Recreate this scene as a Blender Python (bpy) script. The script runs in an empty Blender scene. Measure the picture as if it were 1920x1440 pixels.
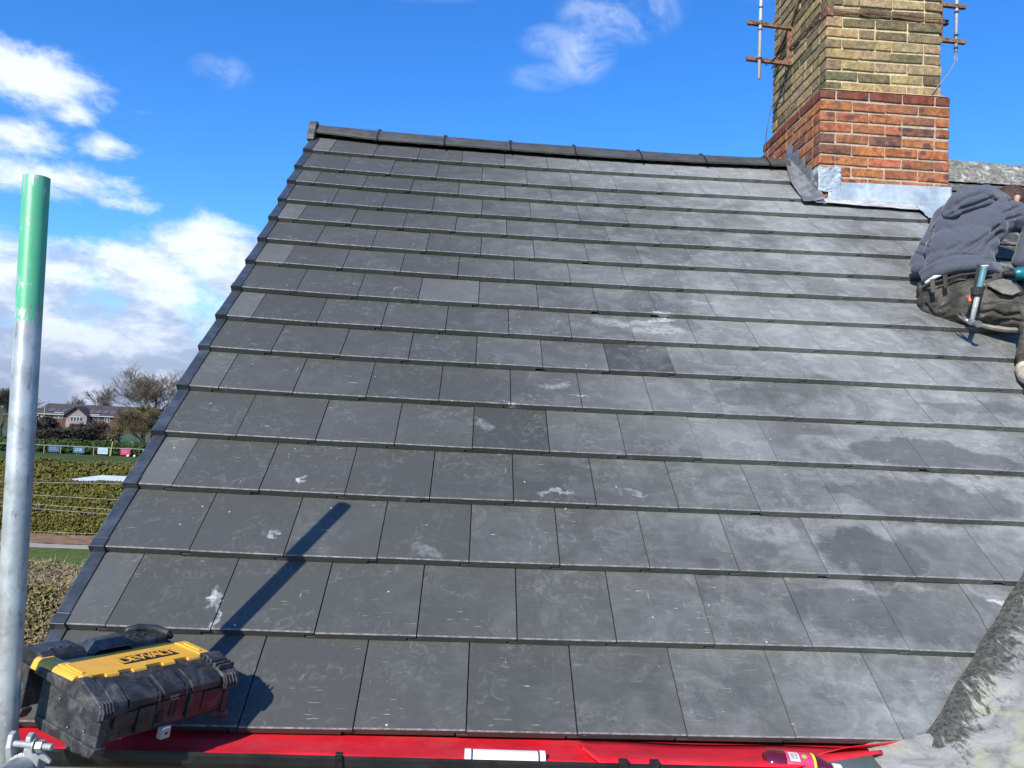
import bpy, math, random
from mathutils import Vector, Matrix, noise
import numpy as np
random.seed(7)
# ---------------------------------------------------------------- camera, calibrated from the tile grid
CW = Vector((1.19041, -2.10474, 0.76353))
RW = Matrix(((0.997826, -0.047713, 0.045461), (0.048138, 0.056557, -0.997238), (0.04501, 0.997259, 0.058731)))
F0 = 1442.0
TH = 0.7027473                      # roof pitch
GZ = -4.64                          # ground level (eaves are z = 0)
sc = bpy.context.scene
cam = bpy.data.cameras.new('camera'); cam.sensor_width = 36.0; cam.lens = F0/1920*36
cam.clip_start = 0.05; cam.clip_end = 5000
co = bpy.data.objects.new('camera', cam); sc.collection.objects.link(co); sc.camera = co
R3 = RW.transposed() @ Matrix(((1, 0, 0), (0, -1, 0), (0, 0, -1)))
co.matrix_world = Matrix.Translation(CW) @ R3.to_4x4()
# ---------------------------------------------------------------- light and sky
SUN = Vector((-0.3896, -0.7233, 0.5702)).normalized()
elev = math.asin(SUN.z); azim = math.atan2(SUN.x, SUN.y)
sc.view_settings.view_transform = 'Standard'; sc.view_settings.look = 'None'
sc.view_settings.exposure = 0.25; sc.view_settings.gamma = 1.0
sl = bpy.data.lights.new('sun', 'SUN'); sl.energy = 5.0; sl.angle = math.radians(0.5); sl.color = (1.0, 0.94, 0.83)
so = bpy.data.objects.new('sun', sl); sc.collection.objects.link(so)
so.rotation_euler = SUN.to_track_quat('Z', 'Y').to_euler(); so.location = (-5, -8, 9)
# ---------------------------------------------------------------- node helper
class V:
    def __init__(s, g, sock): s.g, s.s = g, sock
    def _m(s, op, o=None, o2=None): return s.g.math(op, s, o, o2)
    def __add__(s, o): return s._m('ADD', o)
    def __radd__(s, o): return s._m('ADD', o)
    def __sub__(s, o): return s._m('SUBTRACT', o)
    def __rsub__(s, o): return s.g.math('SUBTRACT', o, s)
    def __mul__(s, o): return s._m('MULTIPLY', o)
    def __rmul__(s, o): return s._m('MULTIPLY', o)
    def __truediv__(s, o): return s._m('DIVIDE', o)
    def __neg__(s): return s._m('MULTIPLY', -1.0)
class G:
    def __init__(s, nt): s.nt = nt
    def n(s, t, **k):
        x = s.nt.nodes.new(t)
        for a, b in k.items(): setattr(x, a, b)
        return x
    def put(s, inp, v):
        if isinstance(v, V): s.nt.links.new(v.s, inp)
        elif isinstance(v, (tuple, list)) and inp.type == 'RGBA' and len(v) == 3: inp.default_value = (*v, 1)
        else: inp.default_value = v
    def math(s, op, a, b=None, c=None, clamp=False):
        x = s.n('ShaderNodeMath', operation=op); x.use_clamp = clamp
        s.put(x.inputs[0], a)
        if b is not None: s.put(x.inputs[1], b)
        if c is not None: s.put(x.inputs[2], c)
        return V(s, x.outputs[0])
    def sstep(s, v, lo, hi, a=0.0, b=1.0):
        x = s.n('ShaderNodeMapRange', interpolation_type='SMOOTHSTEP')
        s.put(x.inputs[0], v); s.put(x.inputs[1], lo); s.put(x.inputs[2], hi); s.put(x.inputs[3], a); s.put(x.inputs[4], b)
        return V(s, x.outputs[0])
    def noise(s, vec, scale, detail=3, rough=0.5, dist=0.0, col=False):
        x = s.n('ShaderNodeTexNoise'); s.put(x.inputs['Vector'], vec); s.put(x.inputs['Scale'], scale)
        x.inputs['Detail'].default_value = detail; x.inputs['Roughness'].default_value = rough; x.inputs['Distortion'].default_value = dist
        return V(s, x.outputs['Color' if col else 'Fac'])
    def vor(s, vec, scale, feat='F1'):
        x = s.n('ShaderNodeTexVoronoi', feature=feat); s.put(x.inputs['Vector'], vec); s.put(x.inputs['Scale'], scale)
        return x
    def mapv(s, vec, scale=(1, 1, 1), rot=(0, 0, 0), loc=(0, 0, 0)):
        x = s.n('ShaderNodeMapping'); s.put(x.inputs[0], vec)
        x.inputs['Scale'].default_value = scale; x.inputs['Rotation'].default_value = rot; x.inputs['Location'].default_value = loc
        return V(s, x.outputs[0])
    def mix(s, f, a, b, mode='MIX'):
        x = s.n('ShaderNodeMix', data_type='RGBA', blend_type=mode)
        s.put(x.inputs[0], f); s.put(x.inputs[6], a); s.put(x.inputs[7], b)
        return V(s, x.outputs[2])
    def obj(s): return V(s, s.n('ShaderNodeTexCoord').outputs['Object'])
    def xyz(s, v):
        x = s.n('ShaderNodeSeparateXYZ'); s.put(x.inputs[0], v)
        return [V(s, o) for o in x.outputs]
    def vec(s, x, y, z):
        c = s.n('ShaderNodeCombineXYZ')
        for i, v in enumerate((x, y, z)): s.put(c.inputs[i], v)
        return V(s, c.outputs[0])
    def attr(s, name='Col'):
        x = s.n('ShaderNodeAttribute'); x.attribute_name = name
        return V(s, x.outputs['Color'])
    def bump(s, h, strength=0.5, dist=0.01):
        x = s.n('ShaderNodeBump'); s.put(x.inputs['Height'], h); x.inputs['Strength'].default_value = strength
        x.inputs['Distance'].default_value = dist
        return V(s, x.outputs[0])
def mat(name, fn):
    m = bpy.data.materials.new(name); m.use_nodes = True; nt = m.node_tree; nt.nodes.clear()
    g = G(nt); b = g.n('ShaderNodeBsdfPrincipled'); o = g.n('ShaderNodeOutputMaterial')
    nt.links.new(b.outputs[0], o.inputs[0])
    d = fn(g) or {}
    for k, v in d.items(): g.put(b.inputs[k], v)
    return m
def plain(name, c, rough=0.5, metal=0.0, var=0.15, scale=20.0, bump=0.1, bd=0.002, spec=0.5, dust=0.0, dustc=(.3, .29, .27)):
    def fn(g):
        o = g.obj(); n = g.noise(o, scale, 4, .6)
        k = g.sstep(n, .3, .7)
        dark = tuple(x*(1-var) for x in c); light = tuple(min(1, x*(1+var)) for x in c)
        col = g.mix(k, dark, light)
        if dust:
            col = g.mix(g.sstep(g.noise(o, scale*.7, 6, .7), .45, .75)*dust, col, dustc)
        return {'Base Color': col, 'Roughness': g.math('ADD', n*.2, rough-.1), 'Metallic': metal, 'Specular IOR Level': spec,
                'Normal': g.bump(g.noise(o, scale*4, 4), bump, bd)}
    return mat(name, fn)
# ---------------------------------------------------------------- world: sky texture with clouds placed by direction
w = bpy.data.worlds.new('World'); sc.world = w; w.use_nodes = True
nt = w.node_tree; nt.nodes.clear(); g = G(nt)
sky = g.n('ShaderNodeTexSky', sky_type='NISHITA'); sky.sun_disc = False
sky.sun_elevation = elev; sky.sun_rotation = azim; sky.air_density = 1.0; sky.dust_density = 0.25; sky.ozone_density = 3.0
hs = g.n('ShaderNodeHueSaturation'); hs.inputs['Saturation'].default_value = 1.28; hs.inputs['Value'].default_value = 1.0
nt.links.new(sky.outputs[0], hs.inputs['Color'])
skc = g.mix(1.0, V(g, hs.outputs[0]), (.98, 1.34, 1.78), 'MULTIPLY')
dv = V(g, g.n('ShaderNodeTexCoord').outputs['Generated'])
dx, dy, dz = g.xyz(dv)
az = g.math('MULTIPLY', g.math('ARCTAN2', dx, dy), 180/math.pi)
el = g.math('MULTIPLY', g.math('ARCSINE', dz), 180/math.pi)
warpn = g.noise(dv, 9, 6, .6)
CL = [(-31, 20.2, 6.2, 2.5, 1.0), (-28.2, 18.6, 2.0, 1.2, .5), (-31.5, 16.6, 4.0, 1.5, .9), (-26.6, 17.0, 2.2, 1.1, .75), (-29, 14.4, 5.5, 1.5, .95), (-25.2, 13.6, 3.5, 0.9, .6),
      (-20.0, 11.2, 4.6, 3.2, 1.35), (-23.2, 9.0, 6.0, 3.8, 1.3), (-15.5, 9.6, 8.0, 4.4, 1.35), (-30.5, 7.6, 7.5, 4.2, 1.35), (-25, 3.0, 16.0, 7.6, 1.4), (-40, 6.0, 9, 5, 1),
      
      (-70, 12, 12, 5, 1), (80, 10, 14, 5, 1), (120, 16, 18, 7, 1), (180, 14, 20, 8, 1), (-130, 12, 16, 6, 1), (45, 5, 14, 3, .8), (-5, 3, 16, 4, .9), (20, 5, 14, 3, .8)]
dens = None
for (a0, e0, ra, re, s) in CL:
    u = (az-a0)/ra; v = (el-e0)/re
    d = g.math('SUBTRACT', 1.0, g.math('SQRT', u*u+v*v))
    d = g.math('MULTIPLY', g.math('MAXIMUM', d, -1.2), max(s, .8))
    if s < .8: d = d-(.8-s)*.22
    dens = d if dens is None else g.math('SMOOTH_MAX', dens, d, .25)
fine = g.noise(g.mapv(dv, (1, 1, 1.9)), 14, 9, .62, .3)
fine2 = g.noise(g.mapv(dv, (1, 1, 2.4)), 34, 7, .65, .2)
f = dens + (fine-.5)*1.75 + (fine2-.5)*.45
mask = g.sstep(f, .02, .80)
thin = None
for (a0, e0, ra, re, s) in [(9.6, 29.6, 4.4, 2.2, .8), (6.9, 27.0, 2.3, 2.0, .8), (4.6, 27.4, 2.6, 1.1, .5), (-8, 30.9, 8.0, 1.5, .5), (3.9, 25.2, 2.6, .9, .35), (-19.5, 23.0, 2.0, 1.0, .35), (22, 30.6, 4.0, 1.4, .4)]:
    u = (az-a0)/ra; v = (el-e0)/re; d = g.math('MULTIPLY', g.sstep(u*u+v*v, 0.0, 1.6, 1.0, 0.0), s); thin = d if thin is None else g.math('MAXIMUM', thin, d)
thin = g.math('MULTIPLY', thin, g.sstep(g.noise(g.mapv(dv, (1, 1, 1.3)), 11, 9, .62, .9), .38, .68))
mask = g.math('MAXIMUM', mask, thin*.72)
shade = g.noise(g.mapv(dv, (1, 1, 2.3), loc=(.3, .1, .012)), 12, 7, .62, .2)
lit = g.sstep(g.math('ADD', shade*.95, g.math('MINIMUM', f, 1.0)*.10+el*.016), .545, .80)
lowdim = g.sstep(el, 1.0, 9.5, .72, 1.0)
cloudc = g.mix(lit, (3.7, 4.5, 6.2), (7.4, 8.0, 9.0))
cloudc = g.mix(1.0, cloudc, g.vec(lowdim, lowdim, g.math('ADD', lowdim*.85, .15)), 'MULTIPLY')
skc = g.mix(g.sstep(el, -1.0, 7.5, .85, 0.0), skc, (2.6, 3.5, 5.3))
allc = g.mix(mask*.93, skc, cloudc)
bg = g.n('ShaderNodeBackground'); g.put(bg.inputs[0], allc); bg.inputs[1].default_value = 0.118
wo = g.n('ShaderNodeOutputWorld'); nt.links.new(bg.outputs[0], wo.inputs[0])
# ---------------------------------------------------------------- geometry helpers
COL = sc.collection
def ray(px, py):                      # world direction through a photograph pixel (1920 wide), per unit depth
    return RW.transposed() @ Vector(((px-960)/F0, (py-720)/F0, 1))
def atd(px, py, D): return CW + ray(px, py)*D
def atz(px, py, z): d = ray(px, py); return CW + d*((z-CW.z)/d.z)
def aty(px, py, y): d = ray(px, py); return CW + d*((y-CW.y)/d.y)
def atx(px, py, x): d = ray(px, py); return CW + d*((x-CW.x)/d.x)
CT, ST = math.cos(TH), math.sin(TH)
def rw(a, b, c=0.0): return Vector((a, b*CT-c*ST, b*ST+c*CT))     # roof (along, up-slope, normal) -> world
RN = Vector((0, -ST, CT)); RB = Vector((0, CT, ST))
def onroof(px, py, c=0.0):
    d = ray(px, py); p0 = rw(0, 0, c); t = (p0-CW).dot(RN)/d.dot(RN); return CW+d*t
class MB:
    def __init__(s): s.v, s.f, s.c, s.mi = [], [], [], []
    def add(s, vs, fs, col=(1, 1, 1), mi=0):
        o = len(s.v); s.v += [tuple(x) for x in vs]
        for f_ in fs: s.f.append([i+o for i in f_]); s.c.append(col); s.mi.append(mi)
    def box(s, cen, size, rot=None, col=(1, 1, 1), mi=0, jit=0.0, taper=1.0):
        hx, hy, hz = (x/2 for x in size); pts = []
        for z in (-hz, hz):
            k = taper if z > 0 else 1.0
            for x, y in ((-hx, -hy), (hx, -hy), (hx, hy), (-hx, hy)):
                p = Vector((x*k, y*k, z))
                if jit: p += Vector((random.uniform(-jit, jit) for _ in range(3)))
                if rot: p = rot @ p
                pts.append(p+Vector(cen))
        s.add(pts, [(0, 3, 2, 1), (4, 5, 6, 7), (0, 1, 5, 4), (1, 2, 6, 5), (2, 3, 7, 6), (3, 0, 4, 7)], col, mi)
    def bar(s, a, b, w_, h_, up=(0, 0, 1), col=(1, 1, 1), mi=0):
        a, b = Vector(a), Vector(b); d = (b-a); L = d.length; d.normalize()
        u = Vector(up); sx = d.cross(u); sx.normalize(); u = sx.cross(d)
        rot = Matrix((d, sx, u)).transposed(); s.box((a+b)/2, (L, w_, h_), rot, col, mi)
    def tube(s, pts, rad, n=10, cap=True, col=(1, 1, 1), mi=0):
        pts = [Vector(p) for p in pts]; o = []; m = len(pts)
        if not isinstance(rad, (list, tuple)): rad = [rad]*m
        ref = None
        for i, p in enumerate(pts):
            d = (pts[min(i+1, m-1)]-pts[max(i-1, 0)]).normalized()
            if ref is None: ref = Vector((0, 0, 1)) if abs(d.z) < .9 else Vector((1, 0, 0))
            x = d.cross(ref); x.normalize(); y = x.cross(d); ref = y
            for k in range(n):
                t = 2*math.pi*k/n; o.append(p+(x*math.cos(t)+y*math.sin(t))*rad[i])
        fs = [(i*n+k, i*n+(k+1) % n, (i+1)*n+(k+1) % n, (i+1)*n+k) for i in range(m-1) for k in range(n)]
        if cap: fs += [tuple(range(n)), tuple((m-1)*n+k for k in reversed(range(n)))]
        s.add(o, fs, col, mi)
    def quad(s, cen, u, v, col=(1, 1, 1), mi=0):
        s.add([cen-u-v, cen+u-v, cen+u+v, cen-u+v], [(0, 1, 2, 3)], col, mi)
    def prism(s, poly, a, b, col=(1, 1, 1), mi=0, fn=None):
        """poly of (p,q); fn(t,p,q) -> point for t=a and t=b"""
        n = len(poly); vs = [fn(a, p, q) for p, q in poly]+[fn(b, p, q) for p, q in poly]
        fs = [tuple(range(n)), tuple(n+k for k in reversed(range(n)))]+[(k, k+n, (k+1) % n+n, (k+1) % n) for k in range(n)]
        s.add(vs, fs, col, mi)
    def grid(s, nu, nv, fn, col=(1, 1, 1), mi=0):
        vs = [fn(i/(nu-1), j/(nv-1)) for j in range(nv) for i in range(nu)]
        s.add(vs, [(j*nu+i, j*nu+i+1, (j+1)*nu+i+1, (j+1)*nu+i) for j in range(nv-1) for i in range(nu-1)], col, mi)
    def build(s, name, mats, parent=None, smooth=False, bevel=0.0, seg=2, solid=0.0, fix=True, origin=None, angle=35):
        me = bpy.data.meshes.new(name)
        vs = s.v
        if origin is not None: vs = [tuple(Vector(v)-Vector(origin)) for v in vs]
        me.from_pydata(vs, [], s.f); me.update()
        if not isinstance(mats, (list, tuple)): mats = [mats]
        for m in mats: me.materials.append(m)
        me.polygons.foreach_set('material_index', s.mi)
        ca = me.color_attributes.new('Col', 'FLOAT_COLOR', 'CORNER')
        arr = np.empty((len(me.loops), 4), np.float32); k = 0
        for f_, c in zip(s.f, s.c):
            arr[k:k+len(f_)] = (c[0], c[1], c[2], 1); k += len(f_)
        ca.data.foreach_set('color', arr.ravel())
        if fix and len(s.f) < 60000:
            import bmesh
            bm = bmesh.new(); bm.from_mesh(me); bmesh.ops.recalc_face_normals(bm, faces=bm.faces); bm.to_mesh(me); bm.free()
        me.polygons.foreach_set('use_smooth', [bool(smooth)]*len(me.polygons))
        o = bpy.data.objects.new(name, me); COL.objects.link(o)
        if origin is not None: o.location = origin
        if solid: md = o.modifiers.new('solid', 'SOLIDIFY'); md.thickness = solid; md.offset = 0
        if bevel: md = o.modifiers.new('bevel', 'BEVEL'); md.width = bevel; md.segments = seg; md.limit_method = 'ANGLE'; md.angle_limit = math.radians(angle)
        if parent: attach(o, parent)
        return o
def attach(o, parent):
    o.parent = parent; bpy.context.view_layer.update() if False else None
    pm = parent_matrix(parent); o.matrix_parent_inverse = pm.inverted()
def parent_matrix(p):
    m = Matrix.LocRotScale(p.location, p.rotation_euler, p.scale)
    if p.parent: m = parent_matrix(p.parent) @ p.matrix_parent_inverse @ m
    return m
def tag(o, label, cat=None, group=None, kind=None):
    if label: o['label'] = label
    if cat: o['category'] = cat
    if group: o['group'] = group
    if kind: o['kind'] = kind
    return o
def empty(name, loc, label=None, cat=None, group=None):
    o = bpy.data.objects.new(name, None); o.empty_display_size = .1; o.location = loc; COL.objects.link(o)
    return tag(o, label, cat, group)
def struct(o): o['kind'] = 'structure'; return o
def lerp(a, b, t): return a+(b-a)*t
def interp(x, xs, ys):
    if x <= xs[0]: return ys[0]
    for i in range(len(xs)-1):
        if x <= xs[i+1]: return lerp(ys[i], ys[i+1], (x-xs[i])/(xs[i+1]-xs[i]))
    return ys[-1]
def fbm(p, s=1.0, o=4):
    return noise.fractal(Vector(p)*s, 1.0, 2.0, o)
# ---------------------------------------------------------------- roof tile layout measured from the photograph
WT = 0.295
SH = [0.0781, 0.0512, 0.0362, 0.0339, 0.0119, 0.0156, 0.0001, -0.0033, -0.0062, 0.0998, -0.0176, -0.0338, -0.0427, -0.0646, -0.082, -0.0765]
VB = [-0.045, 0.2392, 0.5187, 0.795, 1.0672, 1.3456, 1.6212, 1.8705, 2.1267, 2.3924, 2.643, 2.9055, 3.1529, 3.4238, 3.6637, 3.9578, 4.243]
WC = [[-0.00583, -0.01], [-0.00822, 0.00543], [-0.00098, -0.02024], [0.02045, 0.02594], [-0.00576, -0.00032], [0.00481, 0.00164], [0.02635, -0.01602], [-0.00962, 0.04276], [0.00786, 0.00672], [-0.00054, 0.00838]]
def settle(a, b):                     # the old rafters sag a little: slow drift of the courses
    a = max(0, min(4.2, a)); b = max(-.1, min(4.3, b)); x = a/2-1; y = b/2-1
    B = (1, x, y, x*x, x*y, y*y, x**3, x*x*y, x*y*y, y**3)
    return sum(k*w_[0] for k, w_ in zip(B, WC)), sum(k*w_[1] for k, w_ in zip(B, WC))
def valley_a(b): return 2.453+1.023*(b+.055)+.003*math.sin(b*40)
PARTY = 4.035
LEFTA = lambda b: interp(b, [0, .5, 1.3, 2.1, 3.1, 3.7], [.056, .043, .032, .026, .012, -.004])
OUTA = lambda b: interp(b, [0, .23, .5, .8, 1.3, 2.1, 2.7, 3.2, 3.75, 4.2], [.012, .009, -.003, -.008, -.015, -.021, -.029, -.041, -.057, -.066])
# wet or worn patches on the tiles: (px, py, half width m, half height m, strength)
STAINS = [(1500, 716, .20, .09, .5), (1395, 740, .15, .08, .6), (1730, 850, .34, .10, .85), (1850, 865, .2, .09, .8), (1640, 920, .17, .05, .7), (1760, 935, .34, .12, .8),
          (1640, 1035, .17, .13, 1), (1755, 1040, .2, .13, .7), (1870, 1050, .2, .14, .6), (1330, 1052, .05, .035, .8), (1570, 1135, .16, .1, .8), (1700, 1145, .2, .1, .75), (1335, 1105, .06, .05, .6),
          (1820, 1150, .15, .12, .6), (1325, 1310, .03, .03, .5), (1400, 1300, .05, .05, .4), (1540, 1295, .05, .03, .5), (1080, 880, .12, .06, .35), (1180, 905, .14, .06, .4), (1120, 795, .1, .05, .3), (1840, 760, .3, .05, .5)]
# chalky scuffs left by boots and cutting dust
CHALK = [(1222, 594, .10, .030, .85), (1240, 618, .17, .06, .45), (1180, 600, .16, .05, .35), (398, 1128, .022, .040, .8), (404, 1150, .012, .05, .5), (521, 1003, .016, .024, .8), (575, 893, .016, .02, .8),
         (960, 752, .05, .008, .7), (1090, 735, .04, .007, .6), (1050, 918, .06, .012, .4), (1190, 925, .05, .010, .3), (905, 790, .05, .03, .25), (1035, 712, .06, .035, .3), (1310, 565, .12, .03, .25),
         (1535, 1400, .2, .05, .2), (1560, 820, .12, .05, .22), (1880, 1122, .05, .012, .9), (1700, 1345, .12, .05, .25), (1450, 990, .14, .06, .22), (790, 1035, .05, .03, .2)]
def tile_mat(g):
    o = g.obj(); x, y, z = g.xyz(o); at = g.attr(); ar, ag, ab = g.xyz(at)
    off = g.vec(ar*17.0, ag*9.0, ar*5.0)
    o2 = g.math  # placeholder
    vadd = g.n('ShaderNodeVectorMath', operation='ADD'); g.put(vadd.inputs[0], o); g.put(vadd.inputs[1], off); oj = V(g, vadd.outputs[0])
    big = g.noise(o, 1.15, 4, .6, .4)
    mid = g.noise(oj, 7, 8, .68, .9)
    str_ = g.noise(g.mapv(oj, (3.5, 22, 1)), 2.0, 8, .7, .8)
    sw = g.noise(g.mapv(oj, (1, 1, 1)), 16, 6, .62, 2.2)
    reach = g.sstep(x+y*.12, .9, 3.4)          # handling dust is thickest where the men work, to the right
    dust = g.math('ADD', g.sstep(mid, .40, .72)*.42, g.sstep(str_, .48, .72)*.20)
    dust = g.math('MULTIPLY', dust, reach*.78+.15)
    dust = dust + g.math('MULTIPLY', g.sstep(big, .33, .64), reach*.37+.0)
    dust = dust + g.math('MULTIPLY', g.sstep(sw, .57, .74)*.15, reach*.7+.4)
    dust = dust + (ag-.5)*.55
    dust = dust + reach*.21 - .03
    wx = g.noise(o, 6.5, 6, .62, col=True); wv = g.n('ShaderNodeVectorMath', operation='SCALE')
    ws = g.n('ShaderNodeVectorMath', operation='SUBTRACT'); g.put(ws.inputs[0], wx); ws.inputs[1].default_value = (.5, .5, .5)
    g.nt.links.new(ws.outputs[0], wv.inputs[0]); wv.inputs['Scale'].default_value = .26
    wa = g.n('ShaderNodeVectorMath', operation='ADD'); g.put(wa.inputs[0], o); g.nt.links.new(wv.outputs[0], wa.inputs[1])
    sx, sy, _ = g.xyz(V(g, wa.outputs[0])); st = None
    for (px, py, ra, rb, s_) in STAINS:
        p = onroof(px, py); b = p.y/CT; a = p.x
        u = (sx-a)/ra; v = (sy-b)/rb
        e = g.sstep(u*u+v*v, .60, 1.2, s_*.95, 0.0)
        st = e if st is None else g.math('MAXIMUM', st, e)
    st = g.math('MULTIPLY', st, g.math('ADD', ar*.7+.72, (g.noise(oj, 5, 4, .6)-.5)*1.0, clamp=True))
    dust = g.math('MULTIPLY', dust, 1.0-st*.80)
    dust = g.math('MAXIMUM', g.math('MINIMUM', dust, 1.0), 0.0)
    base = g.mix(ar, (.058, .0590, .0535), (.077, .0780, .0715))
    base = g.mix(st*.5, base, (.056, .057, .058))
    grit = g.noise(o, 260, 3, .7)
    mott = g.math('MULTIPLY', g.sstep(g.noise(oj, 30, 7, .72, 1.2), .47, .72), g.sstep(g.noise(oj, 4.4, 4, .6, .8), .42, .62))
    dust = g.math('MINIMUM', dust+g.math('MULTIPLY', mott, 1.0-st*.7)*g.math('ADD', reach*.16, .23), 1.0)
    col = g.mix(dust, base, (.335, .340, .318))
    col = g.mix(g.sstep(grit, .3, .7)*.22, col, g.mix(.5, col, (.02, .02, .02)))
    # scratches and chalk flecks
    s1 = g.noise(g.mapv(oj, (6, 70, 1), (0, 0, .5)), 3.0, 4, .5, .6); s2 = g.noise(g.mapv(oj, (60, 5, 1), (0, 0, .25)), 3.0, 4, .5, .6)
    patch = g.sstep(g.noise(oj, 5.5, 3), .50, .62)
    scr = g.math('MAXIMUM', g.sstep(s1, .66, .73), g.sstep(s2, .68, .75)*.7)
    scr = g.math('MULTIPLY', scr, patch*.55)
    fl = g.vor(o, 21); fd = V(g, fl.outputs['Distance']); fr = g.xyz(V(g, fl.outputs['Color']))[0]
    fleck = g.math('MULTIPLY', g.sstep(fd, .045, .085, 1, 0), g.math('GREATER_THAN', fr, .86))
    scuff = g.noise(g.mapv(oj, (9, 26, 1), (0, 0, -.3)), 2.2, 5, .6, 3.0)
    scu = g.math('MULTIPLY', g.sstep(scuff, .665, .73), g.sstep(g.noise(oj, 3.1, 2), .55, .63))*.3
    chalk = None
    for (px, py, ra, rb, s_) in CHALK:
        p = onroof(px, py); b = p.y/CT; a = p.x; u = (sx-a)/ra; v = (sy-b)/rb
        e = g.sstep(u*u+v*v, .0, 1.3, s_, 0.0); chalk = e if chalk is None else g.math('MAXIMUM', chalk, e)
    chalk = g.math('MULTIPLY', chalk, g.math('ADD', g.sstep(g.noise(o, 30, 6, .7), .35, .62), .25, clamp=True))
    tot = g.math('MAXIMUM', g.math('MAXIMUM', g.math('MAXIMUM', scr, fleck*.85), scu), chalk)
    col = g.mix(tot, col, (.52, .52, .50))
    # paler, broken line along the lower arris (blue channel marks faces of the nose)
    fine = g.noise(o, 45, 5, .65)
    col = g.mix(g.math('MULTIPLY', g.math('GREATER_THAN', ab, .75), g.sstep(fine, .38, .66)*.55+.12), col, (.32, .315, .30))
    col = g.mix(g.math('MULTIPLY', g.math('GREATER_THAN', ab, .35), g.math('LESS_THAN', ab, .75))*.45, col, (.074, .071, .062))
    h = g.math('ADD', g.noise(o, 340, 3, .7)*.5, g.noise(o, 24, 4, .6)*.8)
    return {'Base Color': col, 'Roughness': g.math('ADD', dust*.25, .56), 'Specular IOR Level': .30, 'Normal': g.bump(h, .22, .0035)}
M = {}
M['tile'] = mat('concrete_tile', tile_mat)
M['dark'] = plain('dark_void', (.012, .012, .012), .9)
M['felt'] = plain('roof_underlay', (.03, .03, .03), .9)
M['verge'] = plain('verge_plastic', (.038, .045, .054), .36, 0, .2, 14, .1, .001, .5, .35, (.13, .15, .17))
M['ridge'] = plain('ridge_concrete', (.062, .060, .054), .55, 0, .2, 10, .2, .001, .4, .45, (.12, .118, .108))
M['blackpl'] = plain('black_plastic', (.012, .012, .012), .38, 0, .3, 30, .15, .001, .5, .3, (.05, .05, .05))
M['gutter'] = plain('gutter_plastic', (.016, .016, .016), .42, 0, .3, 12, .1, .001, .5, .45, (.06, .06, .055))
M['red'] = plain('red_membrane', (.66, .012, .024), .5, 0, .14, 7, .3, .006, .4, .35, (.62, .10, .10))
M['zinc'] = plain('worn_galvanised', (.42, .43, .42), .42, .4, .16, 18, .15, .001, .5, .5, (.22, .25, .26))
M['render_w'] = plain('house_render', (.42, .38, .33), .9, 0, .12, 3, .4, .006)
M['wallbrick'] = plain('house_brick', (.22, .10, .06), .9, 0, .3, 9, .5, .006)
def lead_fn(a, b, sc_=6):
    def fn(g):
        o = g.obj(); n = g.noise(o, sc_, 7, .65, .6); n2 = g.noise(g.mapv(o, (30, 6, 3)), 1.2, 5, .6)
        col = g.mix(g.sstep(n, .35, .68), a, b); col = g.mix(g.sstep(n2, .5, .8)*.35, col, (.62, .64, .63))
        return {'Base Color': col, 'Roughness': g.math('ADD', n*.3, .32), 'Metallic': .15, 'Specular IOR Level': .5, 'Normal': g.bump(g.noise(o, 40, 5), .4, .006)}
    return fn
M['lead'] = mat('lead_sheet', lead_fn((.27, .33, .37), (.46, .52, .55)))
M['leadd'] = mat('lead_sheet_dull', lead_fn((.12, .123, .122), (.23, .235, .23), 9))
M['leadw'] = mat('lead_sheet_chalky', lead_fn((.38, .38, .36), (.62, .61, .56), 9))
def brick_fn(kind):
    def fn(g):
        o = g.obj(); at = g.attr(); n = g.noise(o, 26, 6, .7, .5); n2 = g.noise(o, 90, 5, .7); n3 = g.noise(o, 7, 4, .6)
        col = g.mix(g.sstep(n, .36, .62)*.8, at, g.mix(1.0, at, (.42, .38, .36) if kind == 'red' else (.40, .42, .42), 'MULTIPLY'))
        if kind == 'red':
            v = g.vor(g.mapv(o, (8.8, 8.8, 13.3)), 1.0); d = V(g, v.outputs['Distance']); rr = g.xyz(V(g, v.outputs['Color']))[1]
            kiss = g.math('MULTIPLY', g.sstep(d, .18, .34, 1, 0), g.math('GREATER_THAN', rr, .55))
            col = g.mix(kiss*.72, col, (.06, .045, .05))
            col = g.mix(g.sstep(n2, .58, .76)*.5, col, (.52, .30, .19))
            col = g.mix(g.sstep(n3, .50, .66)*.45, col, (.13, .085, .065))
        else:
            col = g.mix(g.sstep(n3, .50, .68)*.45, col, (.12, .105, .06))
            col = g.mix(g.sstep(n2, .54, .72)*.6, col, (.58, .46, .24))
        x, y, z = g.xyz(o)
        return {'Base Color': col, 'Roughness': .88, 'Specular IOR Level': .2, 'Normal': g.bump(g.math('ADD', n2, n*.8), .8, .007)}
    return fn
M['redbrick'] = mat('red_brick', brick_fn('red')); M['stock'] = mat('yellow_stock_brick', brick_fn('yel'))
def mort(c1, c2):
    def fn(g):
        o = g.obj(); n = g.noise(o, 30, 6, .7)
        return {'Base Color': g.mix(g.sstep(n, .3, .7), c1, c2), 'Roughness': .95, 'Specular IOR Level': .1, 'Normal': g.bump(n, 1, .008)}
    return fn
M['mortar'] = mat('lime_mortar', mort((.34, .27, .19), (.56, .46, .34))); M['mortary'] = mat('old_mortar', mort((.42, .34, .18), (.70, .59, .36)))
def rust_fn(g):
    o = g.obj(); n = g.noise(o, 35, 6, .7)
    return {'Base Color': g.mix(g.sstep(n, .3, .68), (.075, .035, .022), (.30, .16, .10)), 'Roughness': .8, 'Specular IOR Level': .3, 'Normal': g.bump(n, .6, .003)}
M['rust'] = mat('rusty_steel', rust_fn)
M['white'] = plain('white_plastic', (.76, .76, .73), .35, 0, .06, 25, .05, .001, .5, .25, (.5, .48, .42))
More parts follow.
